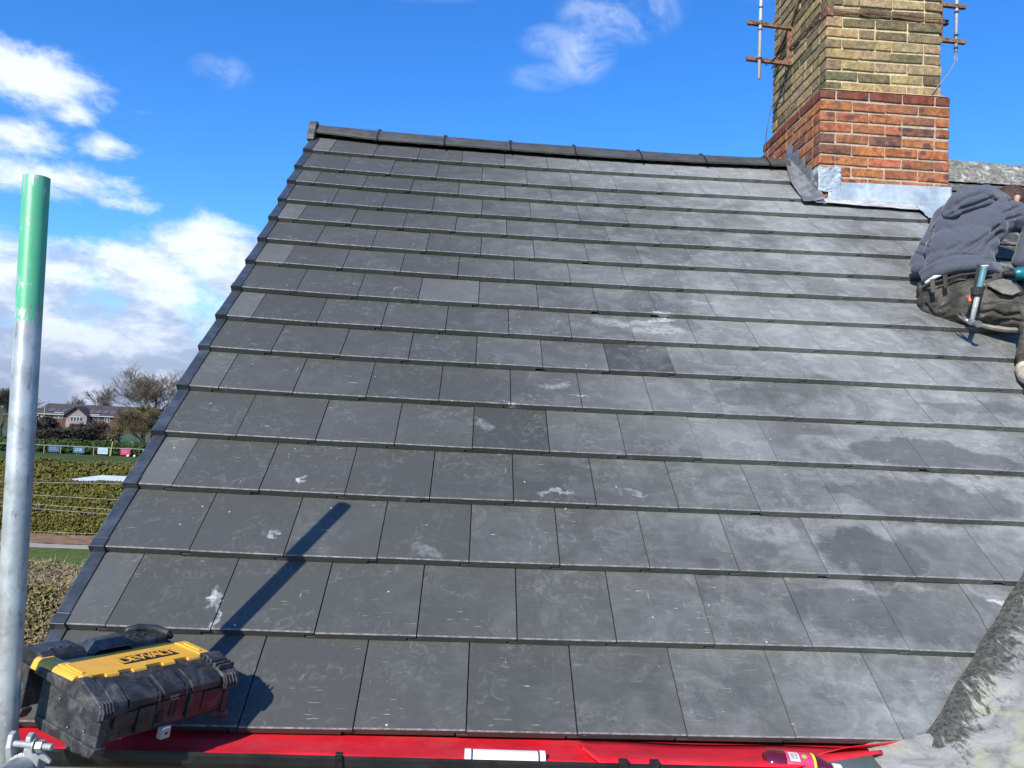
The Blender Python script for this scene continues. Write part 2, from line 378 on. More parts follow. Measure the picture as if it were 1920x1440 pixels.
M['cable'] = plain('black_cable', (.02, .02, .022), .5)
M['gcable'] = plain('grey_cable', (.22, .23, .23), .5)
# ---------------------------------------------------------------- the house with the new roof
house = empty('house', (1.9, 3.36, GZ), 'house with a newly laid dark grey flat tiled roof under its brick chimney', 'house')
BROKEN = {(6, 5), (8, 6), (8, 7), (10, 6), (3, 8), (2, 8), (4, 10), (2, 10)}      # joints whose lower nib is broken off
def build_roof():
    mb = MB(); rnd = random.Random(11)
    tk = .028; g_ = .0018
    def P(a, b, c):
        da, db = settle(a, b); return (a+da, b+db, c)
    edge_tiles = 0
    for i in range(16):
        b0, b1 = VB[i], VB[i+1]
        js = []
        k = 1
        while True:
            u = (k if i % 2 == 0 else k-.5)+SH[i]
            if WT*u > PARTY+.1: break
            js.append(WT*u); k += 1
        xs = [None]+js+[None]
        for t in range(len(js)+1):
            r = rnd.random(); tint = .30+.4*r; dust = .5+rnd.uniform(-.07, .08)
            full = t if i % 2 == 0 else t
            x0 = js[t-1] if t > 0 else None
            x1 = js[t] if t < len(js) else PARTY+.0
            if t == 0: dust = .5+(rnd.uniform(.12, .34) if i % 2 else -.03)
            if i == 4 and t == 4: tint, dust = .0, .18
            if i == 6 and t == 6: tint, dust = .05, .08
            if i == 8 and t == 3: dust = .74
            if i == 8 and t in (0, 1): dust = .47
            xL = x0 if x0 is not None else LEFTA(b0)-.03
            if x1 < xL+.01: continue
            jb = rnd.uniform(-.0016, .0016); tw = rnd.uniform(-.0012, .0012); lift = rnd.uniform(-.0010, .0010)
            bl = b0+jb; bt = b1+.03; slope = tk/(b1-b0)
            va0, va1 = valley_a(b0), valley_a(b1)
            # clipped by the valley on the right
            def clip(x, b):
                return min(x, valley_a(b)+.035)
            if va0 < xL+.02 and va1 < xL+.02: continue
            tongue = .034 if x0 is not None else 0
            if (i, t) in BROKEN: tongue = -.004
            hl = tk*.47
            g_ = interp((xL+x1)/2, [1.6, 2.8], [.0018, .0008])
            sec = [(xL+g_, 0), (x1-g_, 0), (x1-g_, -hl), (x1-.030, -hl), (x1-.032, -tk+.002), (xL-tongue+.008, -tk+.002), (xL-tongue+.008, -hl-.0052), (xL+g_, -hl-.0052)]
            if x1 >= PARTY-.001: sec = [(xL+g_, 0), (x1, 0), (x1, -tk+.002), (xL-tongue+g_*2, -tk+.002), (xL-tongue+g_*2, -hl-.0022), (xL+g_, -hl-.0022)]
            n = len(sec); nb = 4
            rings = []
            ch = .0035
            for j, (bb, dc) in enumerate([(bl, 0), (bl+ch, 0), (lerp(bl, bt, .5), 0), (bt, 0)]):
                ring = []
                for q, (x, c) in enumerate(sec):
                    xx = clip(x, bb)
                    cc = c-(bb-bl)*slope+tw*((x-xL)/WT-.5)*2+lift
                    if j == 0 and c == 0: cc -= ch*.75
                    ring.append(P(xx, bb, cc))
                rings.append(ring)
            vs = [p for r_ in rings for p in r_]
            C0 = (tint, dust, 0); CN = (tint, dust, .5); CA = (tint, dust, 1)
            mb.add(vs, [tuple(range(n))], CN)
            o = len(mb.v)-len(vs)
            for j in range(3):
                for q in range(n):
                    q2 = (q+1) % n
                    top = (q == 0)
                    col = CA if (j == 0 and top) else C0
                    mb.f.append([o+j*n+q, o+(j+1)*n+q, o+(j+1)*n+q2, o+j*n+q2]); mb.c.append(col); mb.mi.append(0)
            mb.f.append([o+3*n+q for q in reversed(range(n))]); mb.c.append(C0); mb.mi.append(0)
    ob = mb.build('tiled_roof', M['tile'], None, bevel=.0009, seg=1)
    ob.rotation_euler = (TH, 0, 0); attach(ob, house)
    ob['label'] = 'dark grey flat interlocking tiles laid in broken bond, dusty towards the right'
    # underlay, rear slope, walls
    mb = MB()
    vs = [rw(-.02, -.02, -.062), rw(2.42, -.02, -.062), rw(PARTY, 1.5, -.062), rw(PARTY, 4.41, -.062), rw(-.02, 4.41, -.062)]
    mb.add(vs, [(0, 1, 2, 3, 4)])
    mb.build('underlay', M['felt'], house)
    ry, rz = rw(0, 4.41, 0).y, rw(0, 4.41, 0).z
    mb = MB()
    mb.add([(-.04, ry, rz-.03), (PARTY, ry, rz-.03), (PARTY, 2*ry+.1, -.08), (-.04, 2*ry+.1, -.08)], [(0, 1, 2, 3)])
    mb.build('rear_slope', M['felt'], house, solid=.03)
    mb = MB()
    mb.add([(.03, .12, GZ), (.03, .12, .02), (.03, ry, rz-.12), (.03, 2*ry-.1, -.1), (.03, 2*ry-.1, GZ)], [(0, 1, 2, 3, 4)])
    mb.build('gable_wall', M['wallbrick'], house, solid=.04)
    mb = MB(); mb.box((2.2, .15, (GZ-.16)/2), (4.26, .06, abs(GZ)-.16)); mb.build('front_wall', M['wallbrick'], house)
    mb = MB(); mb.box((1.28, .05, -.17), (2.5, .03, .20)); mb.build('fascia', M['white'], house)
build_roof()
def verge_and_ridge():
    rnd = random.Random(3)
    for i in range(16):
        b0, b1 = VB[i], VB[i+1]
        db = settle(0, b0)[1]; b0 += db; b1 += settle(0, b1)[1]
        if i == 15: b1 = 4.27
        mb = MB()
        def tp(b, o=0): return (b-b0)*(-.026/(b1-b0))
        n = .035
        L0, L1, O0, O1 = LEFTA(b0)-settle(0,0)[0]*0, LEFTA(b1), OUTA(b0), OUTA(b1)
        def rr(a, b, c): return rw(a, b, c)
        e = .0045
        # top leg
        sec0 = [(O0, -.052), (O0, .001), (O0+.006, e+.001), (L0+.002, e), (L0+.002, 0.0015), (O0+.004, -.003), (O0+.004, -.052)]
        def ring(b, O, L, lift=0, dn=0):
            s = tp(b)
            return [rr(O, b, s-.058-dn), rr(O, b, s+lift), rr(O+.005, b, s+e+lift), rr(L+.002, b, s+e+lift), rr(L+.002, b, s-.030), rr(O+.004, b, s-.030)]
        A = ring(b0-.004, O0-.0015, L0, .001, -.012); A2 = ring(b0+n, lerp(O0, O1, .1)-.0015, lerp(L0, L1, .1), .001, -.012)
        B1 = ring(b0+n, lerp(O0, O1, .1), lerp(L0, L1, .1)-.002, 0, -.004); B2 = ring(b1+.012, O1, L1-.002, 0, -.02)
        for a_, b_ in ((A, A2), (B1, B2)):
            nn = len(a_); mb.add(a_+b_, [tuple(range(nn)), tuple(nn+k for k in reversed(range(nn)))]+[(k, k+nn, (k+1) % nn+nn, (k+1) % nn) for k in range(nn)])
        o = mb.build('verge_cap', M['verge'], house, bevel=.0012)
    # ridge tiles: shallow arch, joints where the photo shows them
    jx = [-.045, .405, .877, 1.345, 1.804, 2.275, 2.737, 3.206, 3.41]
    zx = [-.01, .405, .877, 1.345, 1.804, 2.275, 2.737, 3.206, 3.43]
    zz = [2.889, 2.873, 2.86, 2.851, 2.847, 2.842, 2.841, 2.850, 2.851]
    zl = [4.30, 4.225, 4.208, 4.19, 4.172, 4.166, 4.178, 4.208, 4.208]
    for k in range(8):
        mb = MB(); x0, x1 = jx[k]+.004, jx[k+1]-.004
        def arch(x, t, lift=0):
            zt = interp(x, zx, zz)+lift-.011; bl = interp(x, zx, zl)+.014
            low = rw(0, bl, .020); ly, lz = low.y, low.z
            s = abs(t); sg = -1 if t < 0 else 1
            # quadratic arch through the apex (y=3.36) and low edge
            yy = lerp(3.36, ly, s); cz = zt-(zt-lz)*(.30*s+.70*s*s)
            if sg > 0: yy = 2*3.36-yy
            return Vector((x, yy, cz))
        nseg = 12
        ts = [-1+2*q/nseg for q in range(nseg+1)]
        vs = []; xsn = [x0, lerp(x0, x1, .33), lerp(x0, x1, .66), x1]
        for x in xsn:
            vs += [arch(x, t) for t in ts]
        for x in xsn:
            vs += [arch(x, t)+Vector((0, .0, -.014))+Vector((0, (.006 if t < 0 else -.006), 0)) for t in ts]
        m = nseg+1; N = 4*m; fs = []
        for j in range(3):
            for q in range(nseg):
                fs.append((j*m+q, j*m+q+1, (j+1)*m+q+1, (j+1)*m+q)); fs.append((N+j*m+q, N+(j+1)*m+q, N+(j+1)*m+q+1, N+j*m+q+1))
            fs.append((j*m, (j+1)*m, N+(j+1)*m, N+j*m)); q = nseg; fs.append((j*m+q, N+j*m+q, N+(j+1)*m+q, (j+1)*m+q))
        for q in range(nseg):
            fs.append((q, N+q, N+q+1, q+1)); fs.append((3*m+q, 3*m+q+1, N+3*m+q+1, N+3*m+q))
        mb.add(vs, fs)
        rt = mb.build('ridge_tile', M['ridge'], house, smooth=False, bevel=.0015, seg=1)
        # dry-ridge roll with a crimped lower edge
        mb = MB(); xx = x0
        def roll(u, v):
            x = lerp(x0-.004, x1+.004, u); bl = interp(x, zx, zl)+.014
            return rw(x, lerp(bl+.03, bl-.002+.004*math.sin(x*42), v), .012-.010*v+.003*math.sin(x*42+1))
        mb.grid(24, 3, roll); mb.build('ridge_roll', M['blackpl'], rt)
        if k < 7:
            mb = MB(); x = jx[k+1]
            pts = [arch(x, t, .004)+Vector((0, -.004 if t < 0 else 0, 0)) for t in [-.98, -.6, -.3, 0, .3, .6]]
            for q in range(len(pts)-1): mb.bar(pts[q]-Vector((0, 0, .002)), pts[q+1]-Vector((0, 0, .002)), .009, .005)
            mb.bar(arch(x, -.14, .004), arch(x, .1, .005), .030, .009, )
            mb.box(arch(x, -.14, .008), (.012, .012, .009))
            mb.bar(arch(x, -.95, .006), arch(x, -1.12, .0), .012, .010)
            mb.build('ridge_clamp', M['blackpl'], house, bevel=.001)
    # block end on the gable
    mb = MB(); cy = 3.352; cz = 2.815; R_ = .080
    pts = [(math.cos(t)*R_, math.sin(t)*R_) for t in [math.pi*q/14 for q in range(15)]]+[(-R_-.03, -.05), (-R_-.04, -.09), (R_+.04, -.09), (R_+.03, -.05)]
    mb.prism(pts, -.086, -.034, fn=lambda t, p, q: Vector((t, cy+p, cz+q)))
    mb.build('ridge_end_cap', M['ridge'], house, bevel=.004)
verge_and_ridge()
def eaves():
    mb = MB()
    def memb(u, v):
        x = lerp(.04, 2.38, u)
        top = rw(x, -.0, -.040)
        endx = interp(x, [0, 1.9, 2.15, 2.38], [-.188, -.188, -.10, -.03])
        zlow = interp(x, [0, 1.45, 1.5, 1.9, 2.38], [-.046, -.046, -.046, -.046, -.025])
        wob = .003*math.sin(x*9)+.0025*math.sin(x*23+1)
        return Vector((x, lerp(top.y, endx, v), interp(v, [0, .12, .5, 1], [-.058, -.062, -.058, zlow])+wob*v))
    mb.grid(80, 7, memb); mb.build('eaves_membrane', M['red'], house, smooth=True, solid=.0012)
    mb = MB()
    def flap(u, v):
        x = lerp(1.50, 2.30, u); e = interp(x, [1.5, 1.53, 2.0, 2.3], [.55, 1, 1, .35]); p = (1-v)
        wob = .002*math.sin(x*13)
        return Vector((x, lerp(-.02, -.208, v*e), interp(v, [0, .3, .8, 1], [-.054, -.052, -.034, -.036])+wob))
    mb.grid(50, 6, flap); mb.build('membrane_flap', M['red'], house, smooth=True, solid=.0012)
    # half-round gutter
    mb = MB(); yc, zc, R_ = -.148, -.034, .060
    def sec(r): return [(yc-r*math.cos(t), zc-r*math.sin(t)) for t in [.80*math.pi*q/12 for q in range(13)]]
    ring = [(yc-R_-.002, zc+.004), (yc-R_-.002, zc-.004)]+sec(R_)[1:]+list(reversed(sec(R_-.003)))
    mb.prism(ring, -.02, 2.14, fn=lambda t, p, q: Vector((t, p, q)))
    gut = mb.build('gutter', M['gutter'], house)
    for x in (.905, -.01):
        mb = MB()
        pts = [(yc-(R_+.005)*math.cos(t), zc-(R_+.005)*math.sin(t)) for t in [.72*math.pi*q/10 for q in range(11)]]
        for q in range(10): mb.bar((x, *pts[q]), (x, *pts[q+1]), .018, .004)
        mb.box((x, yc-R_-.003, zc+.004), (.017, .014, .014)); mb.build('gutter_bracket', M['blackpl'], gut, bevel=.001)
    mb = MB(); x = 1.625
    pts = [(yc-(R_+.006)*math.cos(t), zc-(R_+.006)*math.sin(t)) for t in [.72*math.pi*q/10 for q in range(11)]]
    for q in range(10): mb.bar((x, *pts[q]), (x, *pts[q+1]), .10, .006)
    for dx_ in (-.038, .038): mb.box((x+dx_, yc-R_-.003, zc+.004), (.022, .018, .018))
    mb.build('gutter_union', M['blackpl'], gut, bevel=.001)
eaves()
# ---------------------------------------------------------------- chimney
def chimney():
    rnd = random.Random(5)
    X0, X1, Y0, Y1 = 3.393, 4.283, 2.827, 3.86
    def course(mb, x0, x1, y0, y1, z, par, pal, h=.0612, jit=.0030, out=.006):
        dp = .1025
        def run(L, start):
            segs = []; p = 0
            first = [.1025, .215][start]
            while p < L-.02:
                w_ = first if p == 0 else (rnd.choice([.215, .215, .215, .1025]) if L-p > .35 else .215)
                w_ = min(w_, L-p); 
                if L-p-w_ < .06: w_ = L-p
                segs.append((p, p+w_)); p += w_+.0125
            return segs
        def brick(cx, cy, sx, sy):
            o = rnd.uniform(0, out); c = pal(rnd, z)
            mb.box((cx, cy, z+h/2+rnd.uniform(-.001, .001)), (sx+o, sy+o, h+rnd.uniform(-.003, .002)), None, c, 0, jit)
        fx = par
        for p, q in run(x1-x0, fx):
            brick(x0+(p+q)/2, y0+dp/2, q-p, dp); brick(x0+(p+q)/2, y1-dp/2, q-p, dp)
        L = y1-y0-2*dp-.021
        for p, q in run(L, 1-fx):
            brick(x0+dp/2, y0+dp+.0105+(p+q)/2, dp, q-p); brick(x1-dp/2, y0+dp+.0105+(p+q)/2, dp, q-p)
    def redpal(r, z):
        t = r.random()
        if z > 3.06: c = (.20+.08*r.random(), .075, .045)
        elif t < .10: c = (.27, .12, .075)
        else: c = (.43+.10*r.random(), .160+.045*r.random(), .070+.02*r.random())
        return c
    def yelpal(r, z):
        t = r.random()
        if t < .28: return (.17+.05*r.random(), .14+.03*r.random(), .085)
        if t < .5: return (.31, .225, .12)
        return (.44+.08*r.random(), .315+.05*r.random(), .150+.04*r.random())
    mb = MB(); k = 0; ztop = 3.138
    z = ztop-.066
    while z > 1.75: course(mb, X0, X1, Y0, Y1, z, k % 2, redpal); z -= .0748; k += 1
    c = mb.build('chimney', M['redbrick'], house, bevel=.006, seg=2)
    c['label'] = 'chimney stack with orange red brick base and weathered yellow brick shaft'
    mb = MB(); i_ = .0075
    mb.box(((X0+X1)/2, (Y0+Y1)/2, (1.7+ztop)/2-.006), (X1-X0-2*i_, Y1-Y0-2*i_, ztop-1.7)); 
    mb.build('base_mortar', M['mortar'], c)
    x0, x1, y0, y1 = 3.438, 4.232, 2.853, 3.80
    mb = MB(); z = ztop+.004; k = 0
    while z < 5.0: course(mb, x0+.0, x1, y0, y1, z, k % 2, yelpal, jit=.0036, out=.009); z += .0748; k += 1
    # oversailing crown courses above the picture
    for q in range(3): course(mb, x0-.03*(q+1), x1+.03*(q+1), y0-.03*(q+1), y1+.03*(q+1), z, q % 2, yelpal); z += .0748
    mb.build('stock_brick_shaft', M['stock'], c, bevel=.005, seg=2)
    mb = MB(); mb.box(((x0+x1)/2, (y0+y1)/2, (ztop+z)/2-.004), (x1-x0-.016, y1-y0-.016, z-ztop-.01)); mb.build('shaft_mortar', M['mortary'], c)
    # sloping mortar weathering on the step between base and shaft
    mb = MB()
    def ringp(e, z): return [(x0-e, y0-e, z), (x1+e, y0-e, z), (x1+e, y1+e, z), (x0-e, y1+e, z)]
    a = ringp(-.004, ztop+.018); b = [(X0+.006, Y0+.004, ztop+.001), (X1-.006, Y0+.004, ztop+.001), (X1-.006, Y1-.004, ztop+.001), (X0+.006, Y1-.004, ztop+.001)]
    mb.add(a+b, [(0, 1, 5, 4), (1, 2, 6, 5), (2, 3, 7, 6), (3, 0, 4, 7)]); mb.build('mortar_fillet', M['mortary'], c)
    for q in (0, 1):
        mb = MB(); cx = lerp(x0, x1, .28+.44*q)
        pr_ = [(.13, 0), (.125, .03), (.10, .06), (.095, .35), (.11, .37), (.11, .41), (.085, .41), (.08, .1), (0, .1)]
        n = 20; vs = [(cx+r*math.cos(2*math.pi*k/n), (y0+y1)/2+r*math.sin(2*math.pi*k/n), z+h) for r, h in pr_ for k in range(n)]
        mb.add(vs, [(j*n+k, j*n+(k+1) % n, (j+1)*n+(k+1) % n, (j+1)*n+k) for j in range(len(pr_)-1) for k in range(n)])
        mb.build('chimney_pot', M['redbrick'], c, smooth=True)
    # lead: front apron (upstand + skirt over the tiles)
    crease = rw(0, 3.700, 0)
    mb = MB()
    def apron(u, v):
        x = lerp(3.455, 4.300, u)
        wob = .003*fbm((x*9, v*3, 1))
        if v < .45:
            t = v/.45; return Vector((x, Y0-.006-wob*.5-.010*t*t, lerp(2.503+.012*u, crease.z+.006+.012*(u-.5), t)))
        t = (v-.45)/.55
        lo = 3.70-(.085+.035*u)*t+.006*t*math.sin(x*26)
        return rw(x-.06*t*(1-u), lo, .012-.006*t+wob*1.4+.004*math.sin(x*31)*t)
    mb.grid(60, 16, apron); mb.build('lead_apron', M['lead'], c, smooth=True, solid=.003)
    mb = MB()
    def skirt(u, v):
        x = lerp(3.34, 4.305, u); b = 3.66-(.035+.04*u)*v+.004*math.sin(x*22)*v
        return rw(x+.05*v*(1-u)*0, b-.055*(1 if u > .06 else u/.06)*v*0-.02*v, .0125+.003*fbm((x*8, v*2, 4))-.004*v)
    mb.grid(60, 6, skirt); mb.build('lead_apron_lip', M['leadw'], c, smooth=True, solid=.003)
    # crumpled corner piece
    mb = MB()
    def corner(u, v):
        z = lerp(2.60, 2.435, v)+.006*math.sin(u*9)
        q = .007*fbm((u*5, v*6, 2), 1.3, 5)
        if u < .3: return Vector((X0-.010+q, Y0+.10*(1-u/.3), z))
        t = (u-.3)/.7; return Vector((lerp(X0-.008, X0+.145, t), Y0-.012+q-.004*math.sin(t*6), z))
    mb.grid(40, 36, corner); mb.build('lead_corner', M['lead'], c, smooth=True, solid=.002)
    # stepped side flashing and the sheet laid on the tiles beside the stack
    mb = MB()
    def side(u, v):
        b = lerp(3.68, 4.40, u); y = rw(0, b, 0).y; zr = rw(0, b, .01).z
        step = math.floor(u*5.0)/5.0
        top = rw(0, lerp(3.68, 4.40, min(1, step+.2)), 0).z+.085
        return Vector((X0-.012+.004*fbm((u*9, v*4, 3)), y, lerp(zr, top, v)))
    mb.grid(60, 8, side); mb.build('lead_step_flashing', M['leadd'], c, smooth=True, solid=.002)
    mb = MB()
    def sheet(u, v):
        b = lerp(3.60, 4.36, v); w_ = interp(b, [3.60, 3.95, 4.25, 4.36], [.135, .130, .075, .05])
        a = lerp(X0-.002, X0-w_-.0+.02*v, u)
        st = .012+.006*fbm((u*4, v*5, 7), 1, 4)+.035*(1-u)**3
        ph = (b % .2767)/.2767
        return rw(a, b, st-.0)
    mb.grid(20, 50, sheet); mb.build('lead_side_sheet', M['leadd'], c, smooth=True, solid=.003)
    # tie wires round the shaft with rusty corner plates
    mb = MB()
    for (za, zb, sag) in ((3.705, 3.69, .0), (3.70, 3.66, .008), (3.69, 3.655, -.012), (3.685, 3.665, .004)):
        pts = []
        for q in range(9):
            t = q/8; pts.append((lerp(x0-.01, x1+.02, t), y0-.012-.003*math.sin(t*9+za*30), lerp(za, zb, t)-sag*math.sin(t*math.pi)-.004*math.sin(t*17+sag*99)))
        mb.tube(pts, .0028, 5)
        mb.tube([(x0-.012, y0-.01, za), (x0-.014, y0+.4, za+.03), (x0-.014, y1, za+.05)], .003, 5)
    mb.build('tie_wire', M['rust'], c)
    mb = MB(); mb.box((x0+.018, y0-.010, 3.70), (.040, .008, .085)); mb.box((x0-.010, y0+.022, 3.70), (.008, .05, .085)); mb.build('corner_plate', M['rust'], c, bevel=.001)
    return x0, x1, y0, y1
CX0, CX1, CY0, CY1 = chimney()
def masts():
    # left aerial mast on two rusty arms
    t = empty('aerial_mast', (3.17, 3.42, 3.45), 'white aerial pole on rusty arms bracketed to the left side of the chimney', 'aerial mast')
    y = 3.40
    p0 = aty(1423, 148, y); p1 = aty(1427, -2, y); d = (p1-p0)
    mb = MB(); mb.tube([p0, p0+d*3.2], .0125, 14); pole = mb.build('mast_pole', M['white'], t, smooth=True)
    mb = MB()
    for k in (.245, .61, .68, .89):
        q = p0+d*k; mb = MB(); mb.tube([q-d.normalized()*.006, q+d.normalized()*.006], .0145, 12); mb.build('pole_band', M['blackpl'], pole)
    mb = MB()
    za, zb = aty(1440, 42, y).z, aty(1440, 110, y).z
    for zc in (za, zb):
        mb = MB(); mb.bar((3.085, y+.02, zc), (CX0+.0, y+.05, zc-.004), .028, .030); mb.build('bracket_arm', M['rust'], t, bevel=.002)
    mb = MB(); mb.bar((CX0-.014, y+.06, zb-.02), (CX0-.014, y+.06, za+.02), .035, .022, (0, 1, 0)); mb.build('wall_bar', M['rust'], t, bevel=.002)
    mb = MB(); mb.bar((CX0-.018, y+.06, za-.01), (CX0-.03, y+.28, za-.10), .02, .03)
    mb.bar((CX0-.012, y+.04, za+.02), (CX0-.012, y-.14, za+.17), .014, .035); mb.build('brace', M['rust'], t, bevel=.002)
    mb = MB()
    for zc in (za, zb): mb = MB(); mb.tube([(3.17+.02*math.cos(a), y+.02*math.sin(a), zc) for a in [k*math.pi/6 for k in range(13)]], .004, 6); mb.build('u_bolt', M['zinc'], t)
    mb = MB(); q0 = p0+d*.245; pts = [q0+Vector((.01, -.012, 0)), q0+Vector((.05, -.01, -.05)), Vector((3.30, y+.02, zb+.02)), Vector((CX0-.02, y+.10, zb-.0)), Vector((CX0-.008, y+.16, zb-.25)),
          aty(1446, 200, 3.52), aty(1438, 240, 3.50), aty(1433, 292, 3.43)]
    mb.tube(pts, .0035, 6); tag(mb.build('aerial_cable', M['cable'], None), 'thin black cable hanging down the left edge of the chimney to the ridge', 'cable')
    # right mast
    t = empty('aerial_mast', (4.35, 2.89, 3.48), 'white aerial pole on short rusty arms at the right front corner of the chimney', 'aerial mast')
    y = 2.90
    p0 = aty(1792, 97, y); p1 = aty(1794, -2, y); d = (p1-p0)
    mb = MB(); mb.tube([p0, p0+d*4.2], .0115, 14); pole = mb.build('mast_pole', M['white'], t, smooth=True)
    for k in (.06, .3, .74):
        q = p0+d*k; mb = MB(); mb.tube([q-d.normalized()*.008, q+d.normalized()*.008], .0135, 12); mb.build('pole_band', M['blackpl'], pole)
    mb = MB()
    za, zb = aty(1790, 12, y).z, aty(1790, 78, y).z
    for zc in (za, zb): mb = MB(); mb.bar((CX1-.0, y-.01, zc), (4.435, y+.004, zc), .026, .026); mb.build('bracket_arm', M['rust'], t, bevel=.002)
    mb = MB(); mb.bar((CX1+.008, y-.02, zb-.03), (CX1+.008, y-.02, za+.03), .03, .022, (0, 1, 0)); mb.build('wall_bar', M['rust'], t, bevel=.002)
    mb = MB(); zz_ = aty(1770, 42, y).z
    for dz_ in (.0, -.022): mb.box((CX1+.03, y-.015, zz_+dz_), (.075, .03, .008))
    mb.build('cable_clamp', M['blackpl'], t)
    mb = MB(); mb.tube([p0+Vector((0, 0, .01)), p0+Vector((.004, 0, -.03)), aty(1790, 118, 2.87), aty(1778, 138, 2.86), aty(1762, 158, 2.845), aty(1747, 176, 2.838)], .0035, 6)
    lp = p0+Vector((.002, -.0, -.035)); mb.tube([lp+Vector((.012*math.cos(a), 0, .022*math.sin(a)-.01)) for a in [k*math.pi/6 for k in range(13)]], .003, 6)
    tag(mb.build('aerial_cable', M['gcable'], None), 'grey cable looping from the right aerial pole down to the red brick ledge', 'cable')
masts()
# ---------------------------------------------------------------- neighbouring house: old slates, lichen ridge, valley and wing roof
def moss_fn(c1, c2, c3, s_=9):
    def fn(g):
        o = g.obj(); at = g.attr(); n = g.noise(o, s_, 8, .72, .5); n2 = g.noise(o, 38, 6, .7); n3 = g.noise(o, 3, 4, .6)
        col = g.mix(g.sstep(n2, .35, .65), c1, c2); col = g.mix(g.sstep(n, .52, .64)*.75, col, c3)
        col = g.mix(g.sstep(n3, .5, .7)*.4, col, (.12, .115, .05))
        col = g.mix(1.0, col, at, 'MULTIPLY')
        return {'Base Color': col, 'Roughness': .8, 'Specular IOR Level': .3, 'Normal': g.bump(g.math('ADD', n2, n), .8, .010)}
    return fn
M['slate'] = mat('mossy_slate', moss_fn((.055, .058, .055), (.13, .135, .12), (.33, .33, .29)))
M['lichen'] = mat('lichen_ridge', moss_fn((.10, .10, .08), (.26, .255, .22), (.58, .57, .52), 14))
nb = empty('neighbouring_house', (6.5, 3.4, GZ), 'adjoining house with old mossy slates and a lichen covered ridge right of the chimney', 'house')
def neighbour():
    rnd = random.Random(21)
    mb = MB(); G_ = .205; W_ = .255
    for i in range(13, -2, -1):
        pass
    i = 0; b = 1.50
    while b < 4.40:
        x = PARTY+.006-(W_/2 if i % 2 else 0)
        while x < 8.2:
            xa, xb = max(x, PARTY+.006), x+W_-.006
            if xb-xa > .03:
                sh_ = rnd.uniform(.6, 1.25); col = (sh_, sh_*rnd.uniform(.96, 1.02), sh_*rnd.uniform(.9, 1.0))
                j1, j2 = rnd.uniform(-.006, .006), rnd.uniform(-.006, .006); l = rnd.uniform(0, .004)
                bt = b+G_+.04; cs = .006
                def pp(a, bb, c): return rw(a, bb, c)
                vs = [pp(xa, b+j1, cs+l-.008), pp(xb, b+j2, cs+l-.008), pp(xb, b+j2, cs+l), pp(xa, b+j1, cs+l),
                      pp(xa, bt, -.012-.008), pp(xb, bt, -.012-.008), pp(xb, bt, -.012), pp(xa, bt, -.012)]
                if b > valley_b(xa)-.45:
                    mb.add(vs, [(0, 1, 2, 3), (4, 7, 6, 5), (3, 2, 6, 7), (0, 4, 5, 1), (1, 5, 6, 2), (0, 3, 7, 4)], col)
            x += W_
        b += G_; i += 1
    mb.build('slate_roof', M['slate'], nb, bevel=.002, seg=1)
    mb = MB()
    mb.add([rw(PARTY, 1.45, -.05), rw(8.2, 1.45, -.05), rw(8.2, 4.42, -.05), rw(PARTY, 4.42, -.05)], [(0, 1, 2, 3)])
    mb.add([rw(PARTY, 4.42, -.05), rw(8.2, 4.42, -.05), (8.2, 6.7, -.08), (PARTY, 6.7, -.08)], [(0, 1, 2, 3)])
    mb.build('roof_deck', M['felt'], nb, solid=.02)
    # clay ridge with lichen and mortar
    k = 0; x = 4.20
    while x < 8.1:
        mb = MB(); L = .45
        def rd(u, v):
            t = lerp(-1, 1, v); a = lerp(x+.003, x+L-.003, u); R_ = .125+.006*fbm((a*8, v*5, 3), 1, 4)
            return Vector((a, 3.372+math.sin(t*1.5)*R_, 2.775+math.cos(t*1.35)*R_*.95+.010*math.sin(a*3.2)))
        mb.grid(14, 18, rd)
        mb.build('ridge_tile', M['lichen'], nb, smooth=True, solid=.012); x += L
    mb = MB()
    def bed(u, v):
        a = lerp(4.2, 8.1, u); return rw(a, lerp(4.12, 4.30, v)+.012*fbm((a*9, v*2, 1), 1, 4)*(1-v), lerp(.012, .06, v)+.008*fbm((a*12, v*6, 5), 1, 4))
    mb.grid(160, 8, bed); mb.build('ridge_mortar', M['lichen'], nb, smooth=True)
    mb = MB(); mb.box((6.2, .2+2.1, GZ/2-.3), (3.9, 3.0, abs(GZ)-.8)); mb.build('wall', M['wallbrick'], nb)
def valley_b(a): return (a-2.453)/1.023-.055
neighbour()
# grey sheet showing under the tile edges right below the chimney
mb = MB()
def tongue(u, v):
    a = lerp(4.02, 4.33, u); return rw(a, lerp(3.44+.02*math.sin(u*7), 3.66, v), .016+.010*fbm((u*5, v*4, 9), 1, 4)+.012*u)
mb.grid(24, 20, tongue); tag(mb.build('lead_saddle', M['lead'], nb, smooth=True, solid=.003), None)
mb = MB()
def seam(u, v):
    t = v; p = rw(lerp(4.022, 4.062, u), lerp(1.5, 3.70, t), .010); return p+RN*(.003*fbm((u*3, v*40, 2)))
mb.grid(4, 120, seam); mb.build('party_soaker', M['blackpl'], nb)
